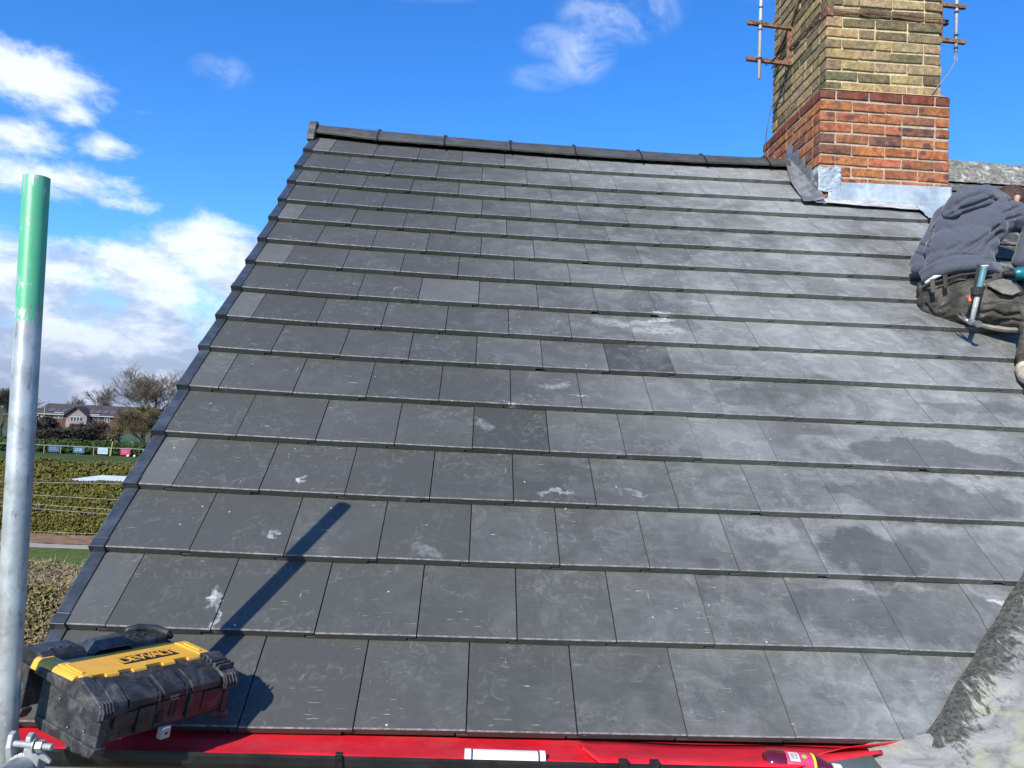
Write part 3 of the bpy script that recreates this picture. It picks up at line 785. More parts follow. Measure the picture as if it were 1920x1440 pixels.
# valley: crusty mortar edge, chalky render and old lead of the wing roof
KW = .632
def wing(x, y): return KW*(x-2.40)
def edge_fn(g):
    o = g.obj(); n = g.noise(o, 60, 6, .75); n2 = g.noise(o, 140, 4, .7)
    col = g.mix(g.sstep(n, .38, .6), (.014, .013, .011), (.11, .105, .075)); col = g.mix(g.sstep(n2, .56, .66), col, (.42, .39, .28))
    return {'Base Color': col, 'Roughness': .9, 'Normal': g.bump(n2, 1, .012)}
M['crust'] = mat('crusty_mortar', edge_fn)
def fillet_fn(g):
    o = g.obj(); at = g.attr(); t = g.xyz(at)[0]     # distance from the tile edge, 0..1
    n = g.noise(o, 9, 8, .7, 1.0); st = g.noise(g.mapv(o, (30, 9, 9), (0, 0, .9)), 1.3, 6, .7, 1.4); n2 = g.noise(o, 70, 5, .7)
    dark = g.mix(g.sstep(n2, .3, .7), (.036, .033, .028), (.125, .118, .098))
    lite = g.mix(g.sstep(n, .32, .66), (.19, .185, .165), (.36, .35, .315)); lite = g.mix(g.sstep(n2, .58, .7)*.5, lite, (.16, .17, .17))
    k = g.sstep(t+(st-.5)*1.2+(n-.5)*.4, .20, .40)
    col = g.mix(k, dark, lite)
    col = g.mix(g.math('MULTIPLY', g.sstep(g.noise(o, 5, 4, .6, 1), .53, .62), k)*.5, col, (.42, .41, .24))
    return {'Base Color': col, 'Roughness': .85, 'Specular IOR Level': .25, 'Normal': g.bump(g.math('ADD', n2, st*.4), .28, .004)}
M['fillet'] = mat('weathered_render', fillet_fn)
val = empty('wing_roof', (4.2, .3, GZ), 'wing of the adjoining house whose chalky rendered valley meets the new tiles at lower right', 'roof')
mb = MB()
def vpos(b, s):                        # s metres to the right of the tile edge, measured horizontally
    a = valley_a(b); p = rw(a, b, 0)
    return p, Vector((p.x+s*.80, p.y-s*.60, p.z+max(0, s)*.30))
NU, NV = 40, 150
def vs_(u, v):
    b = lerp(-.16, 1.48, v); s = lerp(-.02, .30, u); p, q = vpos(b, s)
    lift = .006+.012*math.exp(-((s-.015)/.03)**2)+.004*fbm((q.x*4, q.y*4, 3), 1, 3)*max(0, min(1, s/.12))+.0022*fbm((q.x*40, q.y*40, 3), 1, 3)
    return q+Vector((-.35, -.3, 1)).normalized()*lift
vs = [vs_(i/(NU-1), j/(NV-1)) for j in range(NV) for i in range(NU)]
for j in range(NV-1):
    for i in range(NU-1):
        mb.f.append([j*NU+i, j*NU+i+1, (j+1)*NU+i+1, (j+1)*NU+i]); t = i/(NU-1); mb.c.append((t, t, t)); mb.mi.append(0)
mb.v = [tuple(v) for v in vs]
mb.build('valley_fillet', M['fillet'], val, smooth=True)
mb = MB()
def crust(u, v):
    b = lerp(-.08, 1.48, v); s = lerp(-.012, .020, u); p, q = vpos(b, s)
    h = .008+.012*math.sin(u*math.pi)+.008*fbm((q.x*80, q.y*80, 1), 1, 4)
    return q+RN*h+Vector((.008*fbm((v*60, 1, 1), 1, 3), 0, 0))
mb.grid(9, 420, crust); mb.build('crusty_edge', M['crust'], val, smooth=True)
mb = MB()
def wsheet(u, v):
    b = lerp(-.30, 1.6, v); s = lerp(.24, 1.7, u); p, q = vpos(b, .24); d = Vector((1, -.05, KW))
    return q+d*(s-.24)+Vector((0, -.12*(s-.24), 0))+Vector((0, 0, .006+.007*fbm((s*3, b*3, 3), 1, 4)))
mb.grid(60, 60, wsheet); mb.build('wing_covering', M['leadd'], val, smooth=True)
mb = MB()
def toe(u, v):
    p = Vector((lerp(2.28, 2.80, u), lerp(-.02, -.26, v), 0)); p.z = -.045+lerp(0, .10, u)-.05*v+.009*fbm((u*7, v*6, 3), 1, 5)
    return p
vs = [toe(i/29, j/19) for j in range(20) for i in range(30)]
mb.v = [tuple(v) for v in vs]
for j in range(19):
    for i in range(29):
        mb.f.append([j*30+i, j*30+i+1, (j+1)*30+i+1, (j+1)*30+i]); mb.c.append((.8, .8, .8)); mb.mi.append(0)
mb.build('render_toe', M['fillet'], val, smooth=True)
# ---------------------------------------------------------------- scaffold pole, ledger and coupler
def pole_fn(g):
    o = g.obj(); x, y, z = g.xyz(o); n = g.noise(g.mapv(o, (1, 1, .35)), 60, 6, .7); n2 = g.noise(o, 14, 5, .6); st = g.noise(g.mapv(o, (1, 1, .16)), 90, 5, .7)
    steel = g.mix(g.sstep(n2, .35, .65), (.34, .345, .315), (.52, .525, .49)); steel = g.mix(g.sstep(n, .56, .70)*.8, steel, (.13, .14, .135)); steel = g.mix(g.sstep(g.noise(g.mapv(o, (1, 1, .5)), 26, 6, .7, .8), .60, .68)*.5, steel, (.62, .62, .58)); steel = g.mix(g.sstep(g.noise(o, 8, 5, .7, 1.5), .60, .66)*.35, steel, (.22, .16, .10))
    chip = g.math('MAXIMUM', g.sstep(g.math('ADD', st*.55, n2*.45), .535, .56), g.sstep(g.noise(o, 42, 5, .7), .62, .66)*.7)
    ed = g.math('ADD', z, (n2-.5)*.16+(st-.5)*.16)
    pm = g.math('MULTIPLY', g.sstep(ed, -.316, -.309), 1.0-chip*.85)
    col = g.mix(pm, steel, g.mix(n2, (.07, .36, .17), (.11, .47, .24)))
    return {'Base Color': col, 'Roughness': g.mix(pm, (.36,)*3, (.42,)*3), 'Metallic': g.math('MULTIPLY', 1.0-pm, .35), 'Normal': g.bump(n, .25, .001)}
M['pole'] = mat('galvanised_pole_green_band', pole_fn)
pt, pb = atd(69, 332, 1.68), atd(6.4, 1400, 1.650)
dd = (pb-pt).normalized()
mb = MB(); R_ = .0263; n = 40; x_ = dd.cross(Vector((0, 1, 0))).normalized(); y_ = x_.cross(dd)
prof = [(R_, 0), (R_, 5.7), (R_-.004, 5.7), (R_-.004, .3), (R_-.004, 0)]
vs = [(x_*math.cos(2*math.pi*k/n)+y_*math.sin(2*math.pi*k/n))*r+dd*h for r, h in prof for k in range(n)]
m_ = len(prof)
mb.add(vs, [(j*n+k, j*n+(k+1) % n, ((j+1) % m_)*n+(k+1) % n, ((j+1) % m_)*n+k) for j in range(m_) for k in range(n)])
po = mb.build('scaffold_pole', M['pole'], None, smooth=True, bevel=.0006); po.location = pt
tag(po, 'upright galvanised scaffold pole with worn green paint at its top', 'scaffold pole')
lg0 = atd(62, 1432, 1.60); lg1 = atd(-160, 1545, 1.24)
mb = MB(); mb.tube([lg0, lg1, lg1+(lg1-lg0)*2], R_, 36); o = mb.build('scaffold_tube', M['zinc'], None, smooth=True, bevel=.001)
tag(o, 'short horizontal scaffold tube entering at the lower left corner below the toolbox', 'scaffold tube')
cp = empty('scaffold_coupler', lg0, 'silver scaffold coupler with nut and bolt joining pole and tube at lower left', 'coupler')
def coupler():
    c = lg0; ax = (lg1-lg0).normalized(); rt = RW.transposed() @ Vector((1, 0, 0)); up = RW.transposed() @ Vector((0, -1, 0)); fw = RW.transposed() @ Vector((0, 0, 1))
    # band round the ledger
    mb = MB(); u = ax.cross(up).normalized(); v = u.cross(ax)
    for q in range(20):
        a0, a1 = 2*math.pi*q/20, 2*math.pi*(q+1)/20
        p0 = c+ax*.03+(u*math.cos(a0)+v*math.sin(a0))*.0285; p1 = c+ax*.03+(u*math.cos(a1)+v*math.sin(a1))*.0285
        mb.bar(p0, p1, .036, .006, up=((u*math.cos(a0)+v*math.sin(a0))))
    mb.build('clamp_band', M['zinc'], cp, bevel=.001)
    # cheeks that carry the bolt
    for px, py, h_ in ((24, 1398, .062), (58, 1404, .070)):
        mb = MB(); p = atd(px, py, 1.575)
        prof = [(-.012, -.030), (.010, -.034), (.017, -.010), (.013, .014), (.004, .024), (-.008, .020), (-.015, .002)]
        mb.prism(prof, -.006, .006, fn=lambda t, a, b: p+rt*t+fw*a*1.1+up*b*h_/.05)
        mb.build('clamp_cheek', M['zinc'], cp, bevel=.003)
    mb = MB(); mb.tube([atd(28, 1394, 1.565), atd(98, 1401, 1.55)], .0062, 14)
    for k in range(9):
        t = .62+.042*k; q = atd(28, 1394, 1.565).lerp(atd(98, 1401, 1.55), t); mb.tube([q-rt*.0008, q+rt*.0008], .0070, 12)
    mb.build('bolt', M['zinc'], cp)
    mb = MB(); q = atd(76, 1399, 1.555); mb.tube([q-rt*.007, q+rt*.007], .0125, 6); nut = mb.build('nut', M['zinc'], cp, bevel=.0012)
    mb = MB(); q = atd(67, 1398, 1.555); mb.tube([q-rt*.0012, q+rt*.0012], .0150, 16); mb.build('washer', M['zinc'], cp)
    # fluted flap of the second cheek
    mb = MB(); p = atd(66, 1412, 1.56)
    prof = [(-.004, .022), (.004, .024), (.022, -.004), (.033, -.016), (.030, -.022), (.010, -.010), (.002, -.045), (-.008, -.052), (-.016, -.020), (-.022, .004)]
    mb.prism(prof, -.004, .004, fn=lambda t, a, b: p+fw*t+rt*a+up*b); mb.build('clamp_flap', M['zinc'], cp, bevel=.002)
coupler()
# pale scaffold board just below the gutter
mb = MB(); mb.box((1.0, -.42, -.40), (3.6, .225, .038)); tag(mb.build('scaffold_board', plain('board_wood', (.30, .27, .22), .85, 0, .25, 6, .5, .004), None, bevel=.002), 'weathered scaffold board just under the gutter line', 'board')
# ---------------------------------------------------------------- toolbox
BO = Vector((0.42201, -0.39720, 0.04652))
BR = Matrix(((0.49174, -0.85978, 0.13775), (0.86753, 0.49733, 0.00722), (-0.07471, 0.11595, 0.99044)))
BL, BD, BH = .3535, .3277, .1167
def tb(x, y, z): return BO+BR @ Vector((x, y, z))
def scuffed(name, c, c2=(.10, .10, .10), amt=.6):
    def fn(g):
        o = g.obj(); n = g.noise(o, 22, 8, .72, .8); n2 = g.noise(o, 160, 4, .7); s = g.noise(g.mapv(o, (14, 90, 20)), 1.5, 5, .6)
        col = g.mix(g.sstep(n, .42, .72)*amt, c, c2); col = g.mix(g.sstep(s, .62, .74)*amt*.6, col, tuple(x*1.6 for x in c2))
        return {'Base Color': col, 'Roughness': g.math('ADD', n*.3, .30), 'Normal': g.bump(n2, .25, .001)}
    return mat(name, fn)
M['tbb'] = scuffed('toolbox_black', (.019, .019, .019), (.10, .097, .09), .65)
M['tbd'] = scuffed('toolbox_bumper', (.028, .029, .030), (.15, .15, .145), .7)
M['tby'] = scuffed('toolbox_yellow', (.82, .42, .04), (.50, .29, .09), .45)
M['ink'] = plain('black_ink', (.010, .010, .010), .5)
tbx = empty('toolbox', BO, 'black toolbox with yellow lid panel lettered in black, resting on the eaves beside the pole', 'toolbox')
def toolbox():
    def bx(mb, x0, x1, y0, y1, z0, z1, ch=0):
        mb.prism([(y0, z0), (y1, z0), (y1, z1), (y0, z1)], x0, x1, fn=lambda t, p, q: tb(t, p, q))
    def pr_(mb, poly, x0, x1): mb.prism(poly, x0, x1, fn=lambda t, p, q: tb(t, p, q))
    L, D, H = BL, BD, BH
    # lower body with sloping front
    mb = MB(); pr_(mb, [(.006, .010), (.020, .000), (D-.02, 0), (D-.006, .01), (D-.004, H-.032), (.002, H-.040)], .055, L-.014)
    body = mb.build('body', M['tbb'], tbx, bevel=.002)
    # front panels, ribs and recesses
    for (x0, x1, z0, z1, t_) in ((.030, .085, .034, .066, .004), (.088, .130, .012, .070, .007), (.135, .215, .014, .072, .004), (.225, .262, .016, .074, .007), (.268, .325, .022, .070, .004)):
        mb = MB(); pr_(mb, [(.003-t_, z0), (.004, z0), (.004, z1), (.001-t_, z1)], x0, x1); mb.build('front_panel', M['tbb'], body, bevel=.0015)
    mb = MB(); bx(mb, .096, .114, -.0085, -.003, .036, .056); mb.build('hexagon_boss', M['tbb'], body, bevel=.004)
    for xx in (.172, .184): 
        mb = MB(); bx(mb, xx, xx+.006, -.004, .000, .032, .062); mb.build('slot_rib', M['ink'], body)
    mb = MB(); bx(mb, .140, .156, -.0052, .0, .024, .050); mb.build('latch_recess', M['ink'], body, bevel=.001)
    # end plates (grey scuffed) with screws
    mb = MB(); pr_(mb, [(-.002, .004), (.212, .004), (.212, H-.022), (-.002, H-.030)], -.004, .016)
    ep = mb.build('end_plate', M['tbd'], tbx, bevel=.002)
    mb = MB(); pr_(mb, [(.008, .006), (.209, .006), (.209, H-.03), (.004, H-.036)], .012, .060); mb.build('end_block', M['tbb'], tbx)
    mb = MB(); pr_(mb, [(D-.06, .004), (D, .004), (D, H-.020), (D-.06, H-.020)], -.004, .058); mb.build('end_plate', M['tbd'], tbx, bevel=.002)
    mb = MB(); pr_(mb, [(.0, .004), (D, .004), (D, H-.026), (.0, H-.030)], L-.016, L-.002); mb.build('end_plate', M['tbb'], tbx, bevel=.002)
    for (yy, zz) in ((.140, .066), (.020, .058), (.096, .018), (.042, .028)):
        mb = MB(); c = tb(-.0045, yy, zz); ax = BR @ Vector((1, 0, 0)); u = BR @ Vector((0, 1, 0)); v = BR @ Vector((0, 0, 1))
        mb.tube([c-ax*.0008, c+ax*.003], .0042, 16); s_ = mb.build('screw', M['ink'], ep); 
        mb = MB(); mb.tube([c-ax*.0016, c+ax*.001], .0020, 12); mb.build('screw_head', M['zinc'], ep)
    # bottom bumpers
    for (x0, x1, y0, y1) in ((-.010, .020, -.006, .205), (-.008, .018, D-.07, D+.004), (L-.018, L+.008, -.004, .10), (L-.018, L+.008, D-.07, D+.004)):
        mb = MB(); m = (y0+y1)/2; front = y0 < .1
        pr_(mb, [(y0, -.004), (y0+.010, -.018), (m-.02, -.024), (m-.008, -.012), (y1-.02, -.016), (y1, -.002), (y1, .010), (m, .008), (y0, .004)], x0, x1)
        mb.build('bottom_bumper', M['tbd'], tbx, bevel=.0025)
    # lid: deck, front shoulder
    mb = MB(); pr_(mb, [(-.004, H-.042), (D+.002, H-.036), (D+.002, H-.006), (D-.02, H+.000), (.085, H-.002), (.045, H-.006), (.004, H-.022)], .010, L-.010)
    lid = mb.build('lid', M['tbb'], tbx, bevel=.002)
    for (x0, x1) in ((.055, .13), (.145, .205), (.225, .31)):
        mb = MB(); pr_(mb, [(-.008, H-.040), (.004, H-.038), (.060, H-.004), (.050, H+.001), (.004, H-.016), (-.007, H-.026)], x0, x1); mb.build('lid_rib', M['tbb'], lid, bevel=.0015)
    for x0 in (.132, .207):
        mb = MB(); pr_(mb, [(-.0095, H-.040), (.0, H-.038), (.0, H-.02), (-.0085, H-.026)], x0, x0+.004); mb.build('lid_seam', M['tbd'], lid)
    # yellow panel: raised ends, tabs along the front, sloping rear strip, notch for the handle
    z = H+.0015
    mb = MB(); pr_(mb, [(.098, z-.004), (.197, z-.004), (.197, z+.004), (.098, z+.004)], .012, L-.014)
    yp = mb.build('yellow_panel', M['tby'], tbx, bevel=.001)
    for (x0, x1, ya) in ((.060, .092, .086), (.128, .165, .086), (.210, .245, .086), (.285, .322, .086)):
        mb = MB(); pr_(mb, [(ya, z-.006), (.100, z-.003), (.100, z+.004), (ya+.004, z+.001)], x0, x1); mb.build('panel_tab', M['tby'], yp, bevel=.0008)
    for (x0, x1) in ((.030, .120), (.222, .325)):
        mb = MB(); pr_(mb, [(.196, z-.006), (.242, z-.020), (.242, z-.010), (.238, z-.007), (.198, z+.0042)], x0, x1); mb.build('panel_rear_strip', M['tby'], yp, bevel=.0008)
    mb = MB(); pr_(mb, [(.196, z-.006), (.216, z-.012), (.216, z-.001), (.198, z+.0042)], .12, .222); mb.build('panel_rear_strip', M['tby'], yp, bevel=.0008)
    mb = MB(); mb.prism([(.034, z+.004), (.002, z+.004), (-.005, z-.001), (-.011, z-.020), (-.002, z-.022), (.034, z-.010)], .112, .258, fn=lambda t, p, q: tb(p, t, q)); mb.build('panel_end_slope', M['tby'], yp, bevel=.002)
    for (x0, x1) in ((.006, .030), (L-.030, L+.002)):
        mb = MB(); pr_(mb, [(.094, z-.014), (.205, z-.006), (.205, z+.004), (.180, z+.008), (.098, z+.006), (.094, z+.001)], x0, x1); r_ = mb.build('panel_end', M['tby'], yp, bevel=.0015)
        mb = MB(); xm = (x0+x1)/2; pr_(mb, [(.110, z+.0062), (.17, z+.0068), (.17, z+.0105), (.110, z+.0098)], xm-.006, xm+.000); mb.build('end_ridge', M['tby'], yp, bevel=.0008)
    # front corner bumpers of the lid with ribbed noses
    for s, (x0, x1) in enumerate(((-.016, .052), (L-.034, L+.014))):
        mb = MB(); pr_(mb, [(-.010, H-.052), (.012, H-.056), (.050, H-.034), (.110, H-.030), (.225, H-.020), (.225, H-.006), (.100, H-.004), (.090, H+.010), (.070, H+.013), (.026, H-.004), (-.006, H-.020), (-.012, H-.034)], x0, x0+.028 if s == 0 else x1)
        bp = mb.build('corner_bumper', M['tbd'], tbx, bevel=.003)
        if s == 0:
            mb = MB(); pr_(mb, [(-.010, H-.048), (.010, H-.048), (.06, H-.010), (.068, H+.010), (.026, H-.004), (-.006, H-.020)], x0+.028, x1); mb.build('bumper_wing', M['tbd'], tbx, bevel=.003)
        for k in range(4):
            mb = MB(); xx = x0+.004+k*.0075 if s == 0 else L-.030+k*.010
            pr_(mb, [(-.016, H-.048), (-.008, H-.050), (.006, H-.014), (-.006, H-.016), (-.0165, H-.034)], xx, xx+.0042); mb.build('nose_rib', M['tbd'], bp, bevel=.001)
        if s:
            for k in range(6):
                mb = MB(); pr_(mb, [(.012+k*.014, H-.008+k*.002), (.017+k*.014, H-.008+k*.002), (.017+k*.014, H+.004+k*.0015), (.012+k*.014, H+.002+k*.0015)], x0-.004, x1-.004); mb.build('ladder_rib', M['tbd'], bp, bevel=.0006)
    # rear rail, humped handle boss, rear corner grip
    mb = MB(); pr_(mb, [(.238, H-.010), (D+.006, H-.024), (D+.006, H+.002), (D-.012, H+.012), (.264, H+.012), (.245, H+.006)], .006, .110); mb.build('rear_rail', M['tbb'], tbx, bevel=.002)
    mb = MB(); pr_(mb, [(.238, H-.010), (D+.006, H-.024), (D+.006, H+.002), (D-.012, H+.012), (.264, H+.012), (.245, H+.006)], .232, L-.006); mb.build('rear_rail', M['tbb'], tbx, bevel=.002)
    mb = MB()
    def hump(u, v):
        x = lerp(.112, .228, u); t = 1-(2*u-1)**2
        yy = lerp(.218, .305, v); return tb(x, yy, H+.002+.026*min(1, t*1.9)*math.sin(math.pi*min(1, v*1.1+.05))**.6)
    mb.grid(22, 14, hump); mb.build('handle_boss', M['tbd'], tbx, smooth=True)
    mb = MB(); pts = [tb(x, y, H+zz) for x, y, zz in ((L-.085, D-.012, .004), (L-.080, D-.014, .014), (L-.055, D-.022, .019), (L-.022, D-.045, .019), (L-.006, D-.078, .014), (L-.003, D-.092, .004))]
    mb.tube(pts, [.008, .009, .010, .010, .009, .007], 10); mb.build('carry_handle', M['tbb'], tbx, smooth=True)
    for (x, y) in ((.040, .272), (.062, .276), (.084, .272), (.245, .272), (.268, .276), (.29, .272)):
        mb = MB(); c = tb(x, y, H+.010); v = BR @ Vector((0, 0, 1)); mb.tube([c, c+v*.005], .0055, 12); mb.build('rail_stud', M['tbd'], tbx)
    # silver latch at the foot of the front
    mb = MB(); bx(mb, .150, .176, -.018, -.002, -.012, .014); la = mb.build('latch', M['zinc'], tbx, bevel=.003)
    mb = MB(); c = tb(.163, -.0185, .001); a = BR @ Vector((0, 1, 0)); mb.tube([c, c+a*.003], .0035, 12); mb.build('latch_hole', M['ink'], la)
    # lettering on the lid, and the small rating plate on the front
    def text(s, size, org, ux, uy, m, name, ext=.0004, bold=0.0, align='CENTER'):
        cu = bpy.data.curves.new(name, 'FONT'); cu.body = s; cu.size = size; cu.extrude = ext; cu.offset = bold; cu.align_x = align; cu.align_y = 'CENTER'; cu.space_character = 1.02
        to = bpy.data.objects.new(name, cu); COL.objects.link(to)
        dg = bpy.context.evaluated_depsgraph_get(); me = bpy.data.meshes.new_from_object(to.evaluated_get(dg)); bpy.data.objects.remove(to)
        me.materials.clear(); me.materials.append(m); o = bpy.data.objects.new(name, me); COL.objects.link(o)
        uz = ux.cross(uy); o.matrix_world = Matrix.Translation(org) @ Matrix((ux, uy, uz)).transposed().to_4x4(); return o
    ux = BR @ Vector((1, 0, 0)); uy = BR @ Vector((0, 1, 0)); uz = BR @ Vector((0, 0, 1))
    # black plate behind yellow letters, the plate broken up as on the lid
    mb = MB(); c = tb(.205, .143, z+.0042)
    mb.prism([(-.078, -.0215), (.078, -.0215), (.078, -.0175), (.070, .0215), (-.074, .0215)], 0, .0004, fn=lambda t, p, q: c+ux*p+uy*q+uz*t)
    mb.build('lettering_plate', M['ink'], yp)
    for s_, dx_, sz in (('D', -.061, .046), ('E', -.0375, .040), ('W', -.0065, .044), ('A', .0235, .044), ('L', .0445, .044), ('T', .0625, .044)):
        o = text(s_, sz, tb(.205+dx_, .143, z+.0052), ux, uy, M['tby'], 'letter', .0003, .0004)
        mw = o.matrix_world.copy(); o.matrix_world = Matrix.Identity(4); o.location, o.rotation_euler = mw.to_translation(), mw.to_euler(); attach(o, yp)
    grey = plain('print_grey', (.30, .30, .30), .6)
    for s_, zz, sz in (('XR 20V', .058, .0075), ('TYPE 2 CE', .051, .0055)):
        o = text(s_, sz, tb(.175, -.0085, zz+.022), ux, uz, grey, 'small_print', .0001)
        mw = o.matrix_world.copy(); o.location, o.rotation_euler = mw.to_translation(), mw.to_euler(); attach(o, lid)
toolbox()
# ---------------------------------------------------------------- tube and bottle lying in the gutter
def lie_tube():
    t = empty('sealant_tube', (1.30, -.165, -.034), 'white sealant tube with dark blue end bands lying in the gutter near the middle', 'tube')
    a, b = Vector((1.203, -.160, -.050)), Vector((1.402, -.156, -.052)); d = b-a
    mb = MB(); mb.tube([a+d*.10, b-d*.09], .0225, 28); body = mb.build('barrel', M['white'], t, smooth=False, bevel=.001); body.data.polygons.foreach_set('use_smooth', [len(p.vertices) == 4 for p in body.data.polygons])
    blue = plain('blue_band', (.012, .012, .11), .4)
    for k in (.085, .905):
        mb = MB(); mb.tube([a+d*k, a+d*(k+.018)], .0218, 24); mb.build('blue_band', blue, t)
    for k0, k1 in ((0, .08), (.93, 1.0)):
        mb = MB(); mb.tube([a+d*k0, a+d*k1], .0235, 28); mb.build('end_cap', M['white'], t, bevel=.001)
    ink = plain('label_ink', (.25, .27, .30), .6); up = Vector((0, -.55, .835)); sd = d.normalized(); vv = up.cross(sd)
    def on(s, th): return a+sd*s+Vector((0, -math.sin(th), math.cos(th)))*.0228
    mb = MB(); rnd = random.Random(4); s = .033
    while s < .060:
        w_ = rnd.choice((.0007, .0014, .0021)); p = [on(s, .15), on(s+w_, .15), on(s+w_, .85), on(s, .85)]; mb.add(p, [(0, 1, 2, 3)]); s += w_+rnd.choice((.0008, .0016))
    mb.build('barcode', ink, t)
    mb = MB()
    pale = plain('label_ink_pale', (.50, .54, .55), .6)
    for r_, th in enumerate((.18, .42, .66)):
        s = .068
        while s < .172:
            w_ = rnd.uniform(.003, .008)
            mb.add([on(s, th), on(s+w_, th), on(s+w_, th+.09), on(s, th+.09)], [(0, 1, 2, 3)]); s += w_+.0018
    mb.build('label_print', pale, t)
lie_tube()
def bottle():
    t = empty('plastic_bottle', (2.03, -.155, -.01), 'dark red squash bottle with pink label and white cap lying in the gutter end', 'bottle')
    a = Vector((1.955, -.150, -.046)); b = Vector((2.165, -.164, -.056)); d = (b-a).normalized()
    liq = mat('dark_red_bottle', lambda g: {'Base Color': (.10, .004, .012), 'Roughness': .08, 'Specular IOR Level': .8, 'Coat Weight': .6})
    def lathe(name, prof, m, par=t):
        mb = MB(); mb.tube([a+d*s for s, r in prof], [r for s, r in prof], 32); o = mb.build(name, m, par, smooth=True); return o
    lathe('body', [(0, .018), (.003, .027), (.010, .032), (.030, .034), (.100, .034), (.128, .033), (.150, .024), (.166, .016), (.176, .014)], liq)
    lab = plain('pink_label', (.72, .05, .12), .4, 0, .1, 30)
    lathe('label', [(.050, .0343), (.051, .0347), (.116, .0347), (.117, .0343)], lab)
    lathe('cap', [(.172, .0150), (.173, .0165), (.192, .0165), (.194, .015)], M['white'])
    yl = plain('label_yellow', (.85, .70, .03), .4); lathe('label_edge', [(.1165, .0344), (.117, .0349), (.1225, .0349), (.123, .0340)], yl)
    def on(s, th, r=.0351): return a+d*s+Vector((0, -math.sin(th), math.cos(th)))*r
    mb = MB()
    def pan(s0, s1, t0, t1, r): 
        mb.grid(3, 7, lambda u, v: on(lerp(s0, s1, u), lerp(t0, t1, v), r))
    pan(.058, .082, .10, .85, .0350); mb.build('barcode_panel', M['white'], t)
    mb = MB(); rnd = random.Random(9); s = .061
    while s < .079:
        w_ = rnd.choice((.0007, .0013)); mb.grid(2, 5, lambda u, v: on(lerp(s, s+w_, u), lerp(.22, .72, v), .0353)); s += w_+.0011
    mb.build('barcode', M['ink'], t)
    mb = MB()
    for (s, th, r_, ) in ((.095, .45, .006),):
        c = on(s, th, .0352); n_ = (c-(a+d*s)).normalized(); u = d; v = n_.cross(u)
        mb.add([c+(u*math.cos(2*math.pi*k/20)+v*math.sin(2*math.pi*k/20))*r_+n_*.0003 for k in range(20)], [tuple(range(20))])
    mb.build('label_badge', plain('label_green', (.25, .55, .10), .4), t)
bottle()
# ---------------------------------------------------------------- the roofer
def blob(name, caps, mat_, parent=None, voxel=.010, smooth=6, disp=None, flat=None, extra=None, wrinkles=None):
    """caps: list of (p0, r0, p1, r1) tapered capsules merged into one continuous surface"""
    import bmesh
    bm = bmesh.new()
    for (p0, r0, p1, r1) in caps:
        p0, p1 = Vector(p0), Vector(p1); L = (p1-p0).length; n = max(2, int(L/(.35*min(r0, r1)))+1)
        for k in range(n+1):
            t = k/n; r = lerp(r0, r1, t)
            bmesh.ops.create_icosphere(bm, subdivisions=2, radius=r, matrix=Matrix.Translation(p0.lerp(p1, t)))
    if extra: extra(bm)
    me = bpy.data.meshes.new(name+'_src'); bm.to_mesh(me); bm.free()
    o = bpy.data.objects.new(name, me); COL.objects.link(o)
    md = o.modifiers.new('r', 'REMESH'); md.mode = 'VOXEL'; md.voxel_size = voxel
    md = o.modifiers.new('s', 'SMOOTH'); md.iterations = smooth; md.factor = .6
    dg = bpy.context.evaluated_depsgraph_get(); m2 = bpy.data.meshes.new_from_object(o.evaluated_get(dg))
    bpy.data.objects.remove(o); bpy.data.meshes.remove(me)
    m2.name = name; m2.materials.clear(); m2.materials.append(mat_)
    if wrinkles:
        nv = len(m2.vertices); no = [v.normal.copy() for v in m2.vertices]
        for i, v in enumerate(m2.vertices):
            v.co = v.co+no[i]*wrinkles(v.co, no[i])
    m2.polygons.foreach_set('use_smooth', [True]*len(m2.polygons))
    o = bpy.data.objects.new(name, m2); COL.objects.link(o)
    if parent: attach(o, parent)
    return o
